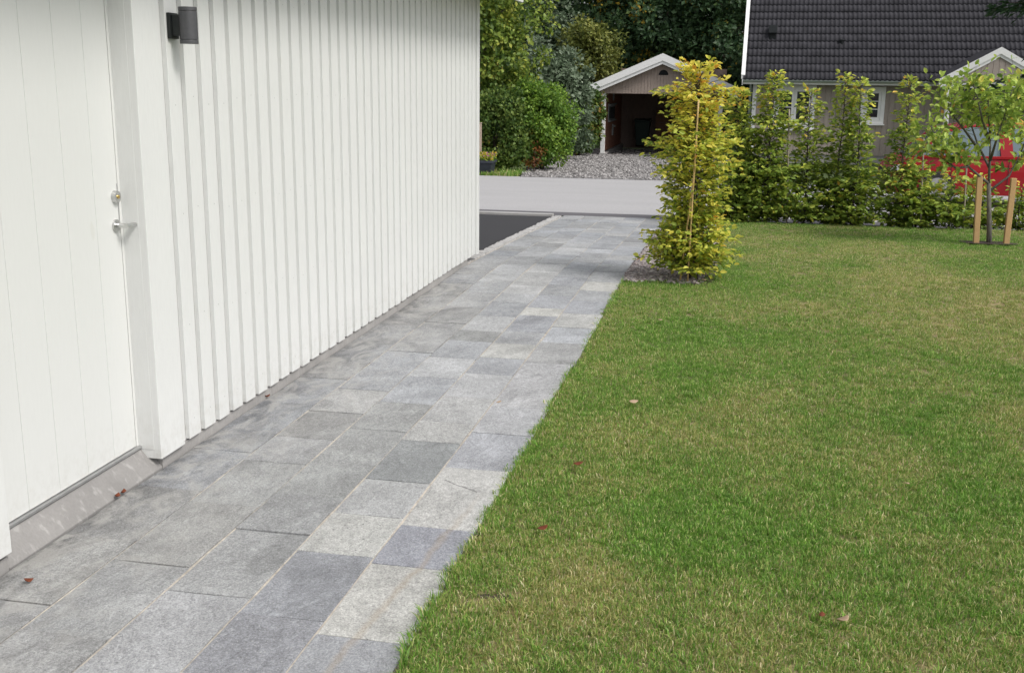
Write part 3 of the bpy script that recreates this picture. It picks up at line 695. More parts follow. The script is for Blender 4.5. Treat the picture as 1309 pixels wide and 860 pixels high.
# shell walls
gb('wall', M['white_wood'], (-2.70, 4.35, 0.0545, XB, 10.40, ZT), (-2.70, Y0, 0.0545, XB, 3.1, ZT), (-8.0, Y0, 0.05, -2.702, Y0+0.2, ZT), (-8.0, 10.22, 0.05, -2.702, 10.40, ZT), (-8.0, 0.202, 0.05, -7.8, 10.218, ZT), (-2.70, 3.102, 2.20, XB, 4.348, ZT))
# plinth blocks
seams = [0.0, 1.1, 2.2, 3.158, 4.24, 5.45, 6.62, 7.8, 8.98, 10.06]
for a, b in zip(seams[:-1], seams[1:]):
    top = 0.046 if not (a == 2.2) else 0.046
    if a == 3.158: continue
    gb('plinth_block', M['concrete'], (-2.66, a + 0.002, -0.15, -2.4620, b - 0.002, top + .006))
gb('plinth', M['concrete'], (-8.0, 0.0, -0.15, -2.664, 10.38, 0.046))
mb = MB(GX); mb.prism([(-2.662, -0.15), (-2.4625, -0.15), (-2.4625, 0.004), (-2.5405, 0.0962), (-2.662, 0.0962)], 1, 3.160, 4.238); mb.build('threshold_block', M['step_concrete'], ga)
# boards
yb = [2.93 - 0.1545*i for i in range(0, 19)][::-1] + [4.474 + 0.1545*i for i in range(38)]
for y in yb:
    w = 0.110 + random.uniform(-0.0025, 0.0025)
    if y < 0.02 or y + w > 10.34: continue
    d = random.uniform(-0.0012, 0.0012)
    gb('wall_board', M['white_wood'], (XB + 0.0006, y + random.uniform(-.002, .002), 0.060 + random.uniform(-.003, .003), XF + d, y + w, ZT - 0.002), bevel=0.0022)
nb = MB(GX)
for y in yb:
    if y < 0.05 or y > 10.2: continue
    for zz in (0.16, 0.62, 1.12, 1.62, 2.12):
        yy = y + 0.055 + random.uniform(-.012, .012); zq = zz + random.uniform(-.02, .02); q = 0.0026
        nb.add([(XF+.0008, yy-q, zq-q), (XF+.0008, yy+q, zq-q), (XF+.0008, yy+q, zq+q), (XF+.0008, yy-q, zq+q), (XF+.0018, yy, zq)], [(0,1,4), (1,2,4), (2,3,4), (3,0,4)])
tag(nb.build('nail_heads', M['alu'], ga), kind='stuff')
# casing right of the door and corner boards
gb('door_casing', M['white_wood'], (-2.5445, 4.200, 0.0545, -2.4400, 4.418, ZT-.003), bevel=0.003)
gb('door_casing', M['white_wood'], (-2.5445, 3.012, 0.072, -2.4402, 3.152, ZT-.003), bevel=0.003)
gb('jamb_strip', M['white_wood'], (-2.549, 4.1985, 0.098, -2.4745, 4.1998, 2.15))
gb('corner_board', M['white_wood'], (-2.60, 10.345, 0.0475, -2.4375, 10.450, ZT-.003), bevel=0.003)
gb('corner_board', M['white_wood'], (-2.5925, 10.4515, 0.0475, -2.4455, 10.475, ZT-.004), bevel=0.002)
# soffit, fascia, roof
gb('soffit_board', M['white_wood'], (-2.44, -0.3, 2.503, -2.26, 10.75, 2.525), bevel=0.002)
gb('soffit_board', M['white_wood'], (-2.255, -0.3, 2.503, -2.10, 10.75, 2.525), bevel=0.002)
gb('fascia_board', M['white_wood'], (-2.098, -0.3, 2.47, -2.075, 10.75, 2.68), bevel=0.002)
mb = MB(GX); mb.prism([(-2.0, 2.62), (-5.25, 4.2), (-8.5, 2.62), (-8.5, 2.70), (-5.25, 4.29), (-2.0, 2.70)], 1, -0.35, 10.8); mb.build('roof', M['roof_tile'], ga)
for ya in (10.2, 0.0):
    mb = MB(GX); mb.prism([(-2.47, 2.502), (-8.0, 2.502), (-5.25, 4.1)], 1, ya, ya+.2); mb.build('gable', M['white_wood'], ga)
# door: planks, frame, threshold, furniture
dr = gb('door', M['door_paint'], (-2.62, 3.205, 0.118, -2.5545, 4.177, 2.16))
pe = [3.205, 3.413, 3.610, 3.807, 4.003, 4.177]
for a, b in zip(pe[:-1], pe[1:]):
    gb('plank', M['door_paint'], (-2.5543, a + 0.0011, 0.116, -2.5480, b - 0.0011, 2.15), parent=dr, bevel=0.0018)
gb('door_frame', M['door_paint'], (-2.64, 4.1805, 0.1135, -2.5485, 4.1978, 2.20), (-2.64, 3.153, 0.1135, -2.5485, 3.2015, 2.20), (-2.64, 3.202, 2.162, -2.5485, 4.180, 2.20))
gb('threshold', M['alu'], (-2.64, 3.154, 0.1015, -2.532, 4.197, 0.1132), bevel=0.002)
gb('threshold_seal', M['rubber'], (-2.63, 3.156, 0.0965, -2.541, 4.196, 0.1013))
ha = np.array((-2.548, 4.140, 1.112))
hd = MB(GX); hd.cyl(ha, ha + [0.010, 0, 0], 0.026, 28); h = hd.build('handle', M['metal'], dr, bevel=0.002)
hd = MB(GX); hd.tube([ha+[0.0105,0,0], ha+[0.045,0,0], ha+[0.054,0.004,0], ha+[0.058,0.014,0], ha+[0.058,0.115,-0.001]], [0.0095,0.0095,0.0098,0.010,0.0095], 16); hd.build('lever', M['metal'], dr, smooth=False)
hd = MB(GX); hd.tube([ha+[0.058,-0.014,0], ha+[0.058,0.020,0]], [0.0105, 0.0105], 16); hd.build('lever_end', M['metal'], dr)
la = np.array((-2.548, 4.148, 1.232))
hd = MB(GX); hd.tube([la, la+[0.004,0,0], la+[0.018,0,0]], [0.027, 0.026, 0.0235], 28); hd.build('lock', M['metal'], dr)
hd = MB(GX); hd.cyl(la+[0.0181,0,0], la+[0.021,0,0], 0.0085, 20); hd.build('lock_cylinder', M['brass'], dr)
hd = MB(GX); hd.box(-2.548, 4.1692, 1.075, -2.5468, 4.1738, 1.285); hd.build('lock_plate', M['alu'], dr)

# wall lamp
lp = np.array((-2.445, 4.52, 1.943))
wl = thing('wall_lamp', 'dark grey cylindrical up and down lamp on the white boarding', 'wall lamp', tuple(lp))
def lam(name, m, f, bevel=0, smooth=False):
    mb = MB(lp); f(mb); return mb.build(name, m, wl, bevel=bevel, smooth=smooth)
lam('back_plate', M['lamp_dark'], lambda b: b.box(-2.444, 4.485, 1.888, -2.428, 4.562, 1.998), 0.003)
lam('bracket', M['lamp_dark'], lambda b: b.box(-2.428, 4.498, 1.900, -2.386, 4.548, 1.990), 0.004)
cx_, cy_, cz_ = -2.361, 4.522, 1.945
lam('lamp_body', M['lamp_paint'], lambda b: b.tube([(cx_,cy_,cz_-0.060),(cx_,cy_,cz_+0.060)], 0.0395, 40), 0.001)
for sgn in (-1, 1):
    c = lam('end_ring', M['lamp_paint'], lambda b: b.tube([(cx_,cy_,cz_+sgn*0.0612),(cx_,cy_,cz_+sgn*0.0775)], 0.0398, 40), 0.0015)
    lam('lens', M['lens'], lambda b: b.tube([(cx_,cy_,cz_+sgn*0.0776),(cx_,cy_,cz_+sgn*0.0782)], 0.033, 32))

# ================================================================== NEIGHBOUR HOUSE
HX, HY = 0.52, 34.95; HZ = -0.62
def boards_v(mb, x0, x1, y, z0, z1, pitch, gapw=0.012, th=0.02, tint=None):       # vertical boards on a wall facing -y
    x = x0
    while x < x1 - 0.02:
        xe = min(x1, x + pitch - gapw); mb.box(x, y - th, z0, xe, y, z1); x += pitch
hs_ = thing('house', 'grey beige wooden house with black tiled roof and white window frames', 'house', (HX, HY, HZ), R_(-1.2))
HO = (0, 0, 0)    # house parts are in local metres: x along the front, y into the house, z up from its ground
def hp(name, m, f, parent=hs_, **k):
    mb = MB(HO); f(mb); return mb.build(name, m, parent, **k)
EZ = 2.48                                   # eave height
W = 14.0; D = 9.0
wallp = hp('wall', M['grey_siding'], lambda b: (b.box(0, 0, 0.28, W, 0.15, EZ+0.1), b.box(0, 0.152, 0.28, 0.15, D, EZ+.1), b.box(W-.15, 0.152, 0.28, W, D, EZ+.1), b.box(.152, D-.15, .28, W-.152, D, EZ+.1),
     b.prism([(0.02, EZ+.102), (D-.02, EZ+.102), (D/2, EZ+.1+D/2-.1)], 0, 0.0, 0.15), b.prism([(0.02, EZ+.102), (D-.02, EZ+.102), (D/2, EZ+.1+D/2-.1)], 0, W-.15, W)))
# cladding boards round the windows
wins = [(0.60, 1.86, 1.02, 2.33), (3.19, 3.88, 1.22, 2.31), (5.2, 5.3, 1.0, 1.1)]
def clad(b):
    x = 0.10
    while x < W - 0.1:
        xe = x + 0.158; z0 = 0.26; top = EZ + 0.05
        hit = [w for w in wins[:2] if xe > w[0] - 0.01 and x < w[1] + 0.01]
        if hit: w = hit[0]; b.box(x, -0.022, z0, xe, -0.001, w[2]-.005); 
        else: b.box(x, -0.022, z0, xe, -0.001, top)
        x += 0.17
tag(hp('cladding', M['grey_siding'], clad), kind='stuff')
hp('plinth', M['concrete'], lambda b: b.box(0.03, 0.012, -0.4, W-.03, D-.03, 0.278))
hp('corner_board', M['white_trim'], lambda b: b.box(-0.03, -0.035, 0.26, 0.095, -0.0005, EZ+.05))
hp('downpipe', M['gutter'], lambda b: b.tube([(-.1, -.40, EZ-.03), (-.1, -.10, EZ-.28), (-.1, -.08, 0.2)], .04, 10), smooth=True)
def window(x0, x1, z0, z1, mull, rows):
    fr = hp('window', M['white_trim'], lambda b: (b.box(x0, -.045, z0, x0+.11, 0.02, z1), b.box(x1-.11, -.045, z0, x1, .02, z1), b.box(x0+.1105, -.045, z1-.11, x1-.1105, .02, z1), b.box(x0+.1105, -.045, z0, x1-.1105, .02, z0+.11)))
    a0, a1, c0, c1 = x0+.112, x1-.112, z0+.112, z1-.112
    wd = (a1 - a0) / mull
    for k in range(mull):
        s0, s1 = a0 + k*wd + .002, a0 + (k+1)*wd - .002
        hp('sash', M['white_trim'], lambda b: (b.box(s0, -.03, c0, s0+.075, .01, c1), b.box(s1-.075, -.03, c0, s1, .01, c1), b.box(s0+.0755, -.03, c0, s1-.0755, .01, c0+.08), b.box(s0+.0755, -.03, c1-.08, s1-.0755, .01, c1)), fr)
        hp('pane', M['glass'], lambda b: b.box(s0+.07, -.006, c0+.07, s1-.07, .004, c1-.07), fr)
        for r in range(1, rows):
            zz = c0+.08 + (c1-c0-.16)*r/rows
            hp('muntin', M['white_trim'], lambda b: b.box(s0+.0765, -.024, zz-.013, s1-.0765, -.0065, zz+.013), fr)
    hp('sill', M['white_trim'], lambda b: b.box(x0-.03, -.10, z0-.045, x1+.03, .01, z0-.004), fr)
window(*wins[0], 2, 2); window(*wins[1], 1, 3)
# roof of double-roll tiles
def roof_tiles(x0, x1, y0, z0, pitch_deg, rows, run=0.325, wave=0.135, step=0.042):
    th = R_(pitch_deg); cs, sn = math.cos(th), math.sin(th); n = int(round((x1-x0)/wave))*5
    xs_ = np.linspace(x0, x1, n+1); prof = 0.024*np.maximum(-0.25, np.cos((xs_-x0)/wave*2*math.pi)) 
    V = []; Q = []
    for r in range(rows):
        for s_, lift in ((r*run - 0.03, step), ((r+1)*run - 0.0301, 0.004)):
            jit = rng.normal(0, 0.0015)
            for i, x in enumerate(xs_):
                hgt = prof[i] + lift + jit; V.append((x, y0 + s_*cs - hgt*sn, z0 + s_*sn + hgt*cs))
        b0 = r*2*(n+1)
        for i in range(n): Q.append((b0+i, b0+i+1, b0+n+2+i, b0+n+1+i))
        # front lip
    m = len(V)
    for r in range(rows):
        s_ = r*run - 0.03
        for i, x in enumerate(xs_):
            hgt = prof[i] - 0.012; V.append((x, y0 + s_*cs - hgt*sn, z0 + s_*sn + hgt*cs))
        b0 = r*2*(n+1); c0 = m + r*(n+1)
        for i in range(n): Q.append((c0+i, c0+i+1, b0+i+1, b0+i))
    return fast_mesh('roof_tiles', np.array(V), np.array(Q))
ROWS = 21
rt = obj('roof_tiles', roof_tiles(-0.34, W+.4, -0.47, EZ+0.03, 45, ROWS), M['roof_tile'], hs_); tag(rt, kind='stuff')
sl = ROWS*0.325
hp('roof_deck', M['roof_tile'], lambda b: b.prism([(-0.42, EZ-.02), (D/2, EZ-.02+D/2+.42), (D+.42, EZ-.02), (D+.42, EZ-.12), (D/2, EZ-.16+D/2+.42), (-0.42, EZ-.12)], 0, -0.33, W+.38))
def verge(b, x):
    b.prism([(-0.50, EZ-.16), (-0.50, EZ+.09), (D/2, EZ+.09+D/2+.5), (D/2, EZ-.16+D/2+.5)], 0, x, x+.03)
    b.prism([(-0.515, EZ+.02), (-0.515, EZ+.13), (D/2, EZ+.13+D/2+.515), (D/2, EZ+.02+D/2+.515)], 0, x-.025, x-.001)
    b.prism([(-0.52, EZ+.131), (-0.52, EZ+.150), (D/2, EZ+.150+D/2+.52), (D/2, EZ+.131+D/2+.52)], 0, x-.03, x+.085)
hp('barge_board', M['white_trim'], lambda b: verge(b, -0.365)); hp('barge_board', M['white_trim'], lambda b: verge(b, W+.42))
hp('fascia', M['white_trim'], lambda b: b.box(-0.33, -0.465, EZ-.13, W+.38, -0.443, EZ+.01))
def gut(b):
    n = 8; prof = [(-.53+.062*math.cos(math.pi+math.pi*k/n), EZ-.008+.062*math.sin(math.pi+math.pi*k/n)) for k in range(n+1)] + [(-.53+.055*math.cos(-math.pi*k/n), EZ-.008+.055*math.sin(-math.pi*k/n)) for k in range(n+1)]
    b.prism(prof, 0, -0.34, W+.38)
hp('gutter', M['gutter'], gut)
# roof vents
def onroof(x, s_): c = math.cos(R_(45)); return x, -0.47 + s_*c, EZ + 0.05 + s_*c
x, y, z = onroof(0.47, 1.78)
hp('roof_vent', M['black_plastic'], lambda b: (b.box(x-.10, y-.12, z-.08, x+.10, y+.10, z+.12), b.prism([(y-.16, z+.09), (y-.16, z+.13), (y+.18, z+.36), (y+.20, z+.30)], 0, x-.13, x+.13), b.box(x-.055, y-.03, z+.10, x+.055, y+.07, z+.22)), bevel=.01)
x, y, z = onroof(2.53, 1.52)
hp('roof_vent', M['black_plastic'], lambda b: (b.tube([(x, y, z-.1), (x, y, z+.07)], .06, 12), b.tube([(x, y, z+.071), (x, y, z+.10)], [.085, .05], 12)))
hp('chimney', M['black_plastic'], lambda b: b.box(6.0, 3.6, EZ+3.6, 6.6, 4.2, EZ+5.9))
# porch gable
PX0, PX1, PYF = 5.02, 8.02, -2.45; PZ = 2.48; AP = 3.33; PM = (PX0+PX1)/2
hp('porch_roof', M['roof_tile'], lambda b: b.prism([(PX0, PZ-.03), (PM, AP-.02), (PX1, PZ-.03), (PX1, PZ+.04), (PM, AP+.05), (PX0, PZ+.04)], 1, PYF+.03, 0.9))
def pbarge(b):
    for (x, xm) in ((PX0, PM), (PX1, PM)):
        sg = 1 if x < xm else -1
        b.prism([(x-sg*.02, PZ-.10), (x-sg*.02, PZ+.06), (xm, AP+.07), (xm, AP-.11)] if sg > 0 else [(xm, AP-.11), (xm, AP+.07), (x-sg*.02, PZ+.06), (x-sg*.02, PZ-.10)], 1, PYF-.025, PYF+.002)
        b.prism([(x+sg*.02, PZ-.19), (x+sg*.02, PZ-.03), (xm, AP-.04), (xm, AP-.20)] if sg > 0 else [(xm, AP-.20), (xm, AP-.04), (x+sg*.02, PZ-.03), (x+sg*.02, PZ-.19)], 1, PYF+.003, PYF+.025)
hp('porch_barge_board', M['white_trim'], pbarge)
def pgab(b):
    x = PX0 + .45
    while x < PX1 - .45:
        xm = x + .07; top = AP - .15 - abs(xm-PM)*(AP-PZ)/(PM-PX0); b.box(x, PYF+.03, PZ-.0, x+.142, PYF+.055, max(PZ+.02, top)); x += .15
tag(hp('porch_gable', M['grey_siding'], pgab), kind='stuff')
hp('porch_beam', M['white_trim'], lambda b: b.box(PX0+.15, PYF+.06, PZ-.17, PX1-.15, PYF+.18, PZ-.002))
for xx in (PX0+.22, PX1-.34): hp('porch_post', M['white_trim'], lambda b: b.box(xx, PYF+.061, 0.05, xx+.12, PYF+.18, PZ-.172))
hp('porch_floor', M['concrete'], lambda b: b.box(PX0+.1, PYF, -.3, PX1-.1, -.001, .05))
pd = hp('front_door', M['dark_board'], lambda b: b.box(PM-.45, -.06, .06, PM+.45, -.0255, 2.1)); hp('handle', M['metal'], lambda b: b.tube([(PM+.36, -.10, 1.05), (PM+.24, -.10, 1.05)], .011, 8), pd)

# ================================================================== CARPORT
CX, CY = -4.45, 37.2; CZ = g(CX, CY)
cp = thing('carport', 'open fronted wooden carport with white barge boards and taupe gable', 'carport', (CX, CY, CZ))
def cpp(name, m, f, parent=cp, **k):
    mb = MB(); f(mb); return mb.build(name, m, parent, **k)
CW = 4.03; LZ = 2.045; APZ = 3.22; EAX = -0.57; DP = 6.2; CM = CW/2
sl_ = (APZ - (LZ+.06)) / (CM - EAX)
for xx in (0.0, CW-.14): cpp('post', M['white_trim'], lambda b: b.box(xx, 0, 0.06, xx+.14, .13, LZ), bevel=.004)
cpp('lintel', M['taupe'], lambda b: b.box(0, -.002, LZ+.001, CW, .12, LZ+.06))
def gab(b):
    x = -0.25
    while x < CW + .2:
        xm = x+.05; top = APZ - .16 - abs(xm-CM)*sl_
        if top > LZ+.08: b.box(x, -.030, LZ+.005, x+.094, -.004, top)
        x += .105
tag(cpp('gable_boards', M['taupe'], gab), kind='stuff')
cpp('gable', M['taupe'], lambda b: b.prism([(EAX+.35, LZ+.062), (CW-EAX-.35, LZ+.062), (CM, APZ-.2)], 1, 0.0, .05))
def vent(b):
    n = 10; b.prism([(CM+.03+.16*math.cos(math.pi*k/n), 2.66+.17*math.sin(math.pi*k/n)) for k in range(n+1)], 1, -.045, -.031)
cpp('gable_vent', M['black_plastic'], vent)
def brg(b):
    for sg, xe in ((1, EAX), (-1, CW-EAX)):
        z0 = LZ + .06
        b.prism([(xe-sg*.04, z0-.10), (xe-sg*.04, z0+.115), (CM, APZ+.135), (CM, APZ-.10)], 1, -.315, -.283)
        b.prism([(xe+sg*.03, z0-.19), (xe+sg*.03, z0-.02), (CM, APZ-.03), (CM, APZ-.205)], 1, -.281, -.255)
cpp('barge_board', M['white_trim'], brg)
cpp('roof', M['roof_red'], lambda b: b.prism([(EAX-.02, LZ+.10), (CM, APZ+.045), (CW-EAX+.02, LZ+.10), (CW-EAX+.02, LZ+.165), (CM, APZ+.115), (EAX-.02, LZ+.165)], 1, -.28, DP+.3))
def sidewall(b):
    y = .2
    while y < DP-.1: b.box(.035, y, .10, .06, y+.128, LZ+.02); y += .14
tag(cpp('side_boards', M['brown_board'], sidewall), kind='stuff')
cpp('side_wall', M['brown_board'], lambda b: b.box(-.02, .135, .06, .034, DP, LZ+.03))
cpp('right_wall', M['dark_board'], lambda b: b.box(CW-.06, .135, .06, CW, DP, LZ+.03))
def backwall(b):
    x = .062
    while x < CW-.07: b.box(x, DP-.03, .0, x+.128, DP-.003, LZ+.3); x += .14
tag(cpp('back_boards', M['dark_board'], backwall), kind='stuff')
cpp('back_wall', M['dark_board'], lambda b: b.box(-.02, DP, -.1, CW+.02, DP+.06, LZ+.9))
for yy in (1.6, 3.4, 5.2): cpp('tie_beam', M['dark_board'], lambda b: b.box(.061, yy, LZ+.032, CW-.061, yy+.07, LZ+.15))
cpp('kerb', M['kerb_concrete'], lambda b: b.box(-.03, -.06, -.15, .17, DP-.04, .058))
for zz in range(9):
    cpp('slat_board', M['brown_board_h'], lambda b: b.box(1.45, DP-.55, .06+zz*.145, CW-.07, DP-.52, .06+zz*.145+.125))
for xx in (1.5, 2.6, CW-.2): cpp('slat_post', M['brown_board'], lambda b: b.box(xx, DP-.515, .0, xx+.07, DP-.45, 1.4))
# bin, tool panel in the carport
b0 = (CX+.98, CY+DP-.75, CZ)
bn = thing('wheelie_bin', 'dark green wheelie bin standing at the back of the carport', 'bin', b0)
def bb(name, m, f, **k): mb = MB(); f(mb); return mb.build(name, m, bn, **k)
def binbody(b):
    b.add([(-.22,-.25,.06),(.22,-.25,.06),(.20,.25,.06),(-.20,.25,.06),(-.29,-.34,.96),(.29,-.34,.96),(.29,.33,.96),(-.29,.33,.96)], [(0,3,2,1),(4,5,6,7),(0,1,5,4),(1,2,6,5),(2,3,7,6),(3,0,4,7)])
bb('bin_body', M['green_plastic'], binbody, bevel=.02); bb('lid', M['green_plastic'], lambda b: b.prism([(-.37,.965),(-.36,1.02),(.1,1.06),(.36,1.02),(.36,.965)], 0, -.31, .31), bevel=.01)
for sx in (-.27, .23): bb('wheel', M['rubber'], lambda b: b.cyl((sx,.27,.1),(sx+.04,.27,.1),.1,16))
bb('handle', M['green_plastic'], lambda b: b.cyl((-.2,.40,.98),(.2,.40,.98),.015,8))
t0 = (CX+.062, CY+1.5, CZ+1.05)
tp = thing('tool_rack', 'pale grey slotted rack screwed to the brown carport side wall', 'rack', t0)
def tt(name, m, f, **k): mb = MB(); f(mb); return mb.build(name, m, tp, **k)
tt('back_panel', M['grey_panel'], lambda b: b.box(0, 0, 0, .03, 2.0, .62))
tt('rail', M['grey_panel'], lambda b: (b.box(.031, 0, .56, .09, 2.0, .62), b.box(.031, 0, 0, .09, 2.0, .05)))
for k in range(6): tt('slot', M['black_plastic'], lambda b: b.box(.031, .15+k*.31, .10, .04, .30+k*.31, .50))
for zz, nm, lb in ((1.82, 'wall_bracket', 'upper pale upright bracket above the rack on the carport wall'), (.58, 'wall_bracket', 'lower pale upright bracket below the rack on the carport wall')):
    br = MB(); br.box(0, 0, 0, .05, .09, .40); br.box(.0501, 0, .30, .12, .06, .36)
    o = br.build(nm, M['grey_panel']); o.location = (CX+.062, CY+2.9, CZ+zz-.05); tag(o, lb, 'bracket', 'brackets on the carport wall')

# ================================================================== RED CAR behind the hedge
c0 = (2.70, 20.9, g(4, 20) - 0.0)
car = thing('parked_car', 'red car parked across the lawn behind the hedge', 'car', c0)
def cpart(name, m, f, parent=car, **k): mb = MB(); f(mb); return mb.build(name, m, parent, **k)
def taper(b, poly, wf):                       # side polygon (x,z) with half width by z
    n = len(poly); vs = [(x, -wf(x, z), z) for x, z in poly] + [(x, wf(x, z), z) for x, z in poly]
    b.add(vs, [tuple(range(n)), tuple(range(2*n-1, n-1, -1))] + [(i, n+i, n+(i+1)%n, (i+1)%n) for i in range(n)])
def wbody(x, z):
    w = .80 + .06*math.sin(min(1, max(0, (z-.2)/.6))*math.pi*.75)
    if x < .5: w -= .17*(1-x/.5)**2
    if x > 3.9: w -= .10*((x-3.9)/.45)**2
    return w
def lower(b):
    st = [0, .12, .3, .6, 1.0, 1.6, 2.2, 2.8, 3.4, 3.9, 4.2, 4.35]
    def top(x): return .62+.23*min(1, x/.42)**.6 if x < .42 else (.85 - .03*min(1, (x-.42)/.8) if x < 3.2 else .82+.08*(x-3.2)/1.15)
    lv = 7; vs = []
    for x in st:
        for k in range(lv):
            z = .20 + (top(x)-.20)*k/(lv-1); zz = z
            xx = x + (.10*((k/(lv-1)-.45)**2) if x == 0 else 0)
            vs.append((xx, -wbody(x, z)*(1 if k < lv-1 else .985), zz))
        for k in range(lv-1, -1, -1):
            z = .20 + (top(x)-.20)*k/(lv-1); vs.append((x + (.10*((k/(lv-1)-.45)**2) if x == 0 else 0), wbody(x, z)*(1 if k < lv-1 else .985), z))
    n = 2*lv; fs = []
    for i in range(len(st)-1):
        for k in range(n): fs.append((i*n+k, i*n+(k+1)%n, (i+1)*n+(k+1)%n, (i+1)*n+k))
    fs.append(tuple(range(n))); fs.append(tuple((len(st)-1)*n+k for k in range(n-1, -1, -1)))
    b.add(vs, fs)
body = cpart('body', M['car_red'], lower, smooth=False, bevel=.012)
wg = lambda x, z: .80 - .30*max(0, z-.84)**1.0 - (0.05 if x < .6 else 0)
cpart('window_band', M['car_glass'], lambda b: taper(b, [(.34,.845),(.95,1.30),(1.30,1.375),(3.3,1.385),(3.9,1.31),(4.28,.90)], wg))
wr = lambda x, z: wg(x, z) + .012
cpart('roof', M['car_red'], lambda b: taper(b, [(.93,1.305),(1.28,1.386),(2.2,1.435),(3.2,1.425),(3.92,1.33),(3.85,1.30),(3.3,1.365),(1.3,1.355),(1.0,1.275)], wr), bevel=.01)
for sg in (-1, 1):
    def pil(xa, za, xb, zb, w):
        cpart('pillar', M['car_red'], lambda b: b.bar((xa, sg*(wg(xa, za)+.004), za), (xb, sg*(wg(xb, zb)+.004), zb), .03, w, up=(1, 0, 0)))
    pil(.37,.845,.97,1.31,.06); pil(1.93,.82,1.86,1.39,.20); pil(3.02,.82,3.0,1.39,.10); pil(4.15,.86,3.72,1.37,.30)
    # belt moulding, door seams and handles
    cpart('belt_line', M['car_red'], lambda b: b.bar((.45, sg*.842, .845), (4.2, sg*.838, .86), .03, .05), bevel=.008)
    for xx in (1.02, 1.95, 2.98): cpart('door_seam', M['rubber'], lambda b: b.box(xx, sg*.861-.004, .28, xx+.008, sg*.861+.004, .82))
    for xx in (1.68, 2.72): cpart('door_handle', M['car_red'], lambda b: b.box(xx, sg*.868-.012, .73, xx+.18, sg*.868+.012, .76), bevel=.005)
    mr = cpart('mirror', M['car_red'], lambda b: b.box(.80, sg*.95-.09, .92, .93, sg*.95+.09, 1.05), bevel=.03)
    cpart('headlight', M['headlamp'], lambda b: b.prism([(.02,.58),(.10,.68),(.34,.72),(.30,.60)], 1, sg*.70-.085, sg*.70+.085), bevel=.01)
    cpart('tail_light', M['tail'], lambda b: b.box(4.22, sg*.70-.06, .62, 4.37, sg*.70+.06, .92), bevel=.01)
    for xw in (.82, 3.5):
        wh = cpart('wheel', M['rubber'], lambda b: b.tube([(xw, sg*.70, .30), (xw, sg*.72, .30), (xw, sg*.86, .30), (xw, sg*.88, .30)], [.27, .30, .30, .27], 32))
        cpart('rim', M['alu'], lambda b: (b.tube([(xw, sg*.879, .30), (xw, sg*.885, .30)], .19, 24), *[b.bar((xw, sg*.89, .30), (xw+.18*math.cos(k*1.257), sg*.89, .30+.18*math.sin(k*1.257)), .02, .05, up=(0,1,0)) for k in range(5)]), wh)
cpart('bumper', M['black_plastic'], lambda b: b.box(-.03, -.62, .24, .07, .62, .46), bevel=.03)
cpart('grille', M['black_plastic'], lambda b: b.box(-.015, -.40, .50, .05, .40, .58), bevel=.01)

# ================================================================== VEGETATION
def spray_shrub(name, label, cat, base, height, width, m, n_twig, per, leaf, tint, group=None, profile=None, stem_r=0.014, yellow_top=0.15, zlow=0.05, bark='bark', lean=(0,0), ymul=0.8, tsd=0.16, lvar=(.6, 1.12)):
    base = np.array(base, float)
    root = thing(name, label, cat, tuple(base), 0, group)
    profile = profile or (lambda t: (0.55 + 0.45*math.sin(math.pi*min(1, t*1.3)))*(1 - 0.8*max(0, t-0.55)/0.45))
    st = MB(); pts = []
    for i in range(9):
        t = i/8; pts.append((lean[0]*t + 0.02*math.sin(5*t+base[0]*7), lean[1]*t + 0.02*math.cos(4*t+base[0]), height*0.97*t))
    st.tube(pts, [stem_r*(1 - .8*i/8) for i in range(9)], 7)
    P = []; D = []; N = []; S = []; T = []
    for k in range(n_twig):
        t = (k + rng.uniform(0, 1)) / n_twig; t = zlow/height + (1 - zlow/height) * t**1.4
        a = k*2.399 + rng.uniform(-.5, .5); L = width * profile(t) * rng.uniform(*lvar) + .04
        i0 = t*8; i = min(7, int(i0)); p0 = np.array(pts[i]) * (1-(i0-i)) + np.array(pts[i+1]) * (i0-i)
        up = rng.uniform(.15, .75) * (1 - .3*t) + (0.9 if t > .93 else 0)
        d = np.array([math.cos(a), math.sin(a)*ymul, up]); d /= np.linalg.norm(d)
        end = p0 + d*L; mid = p0 + d*L*.5 + np.array([0, 0, .03*L])
        end[2] -= .12*L
        st.tube([p0, mid, end], [stem_r*.32, stem_r*.2, .0012], 4, cap=False)
        n = max(4, int(per * (L/width) * rng.uniform(.8, 1.2)))
        u = rng.uniform(.12, 1.03, n); s = np.where(np.arange(n) % 2 == 0, 1, -1)
        q = (1-u)[:, None]**2*p0 + 2*(u*(1-u))[:, None]*mid + (u**2)[:, None]*end
        side = np.cross(d, [0, 0, 1]); side /= np.linalg.norm(side) + 1e-9
        q = q + side * (s*rng.uniform(0.0, .07, n)*leaf/.055)[:, None] + rng.normal(0, .012, (n, 3))
        P.append(q); D.append(d*rng.uniform(.3, 1.0, (n, 1)) + side*(s*rng.uniform(.4, 1.1, n))[:, None] + rng.normal(0, .3, (n, 3)) + np.array([0, 0, -.18]))
        N.append(np.array([0, 0, 1]) + rng.normal(0, .42, (n, 3))); S.append(leaf*rng.uniform(.6, 1.2, n))
        T.append(tint + yellow_top*max(0, t-.5)*1.6 + rng.normal(0, .07) + rng.normal(0, tsd, n))
    st.build('stem', M[bark], root, smooth=True)
    me = leaf_mesh('foliage', np.concatenate(P), np.concatenate(D), np.concatenate(N), np.concatenate(S), np.concatenate(T))
    obj('foliage', me, M[m], root)
    return root
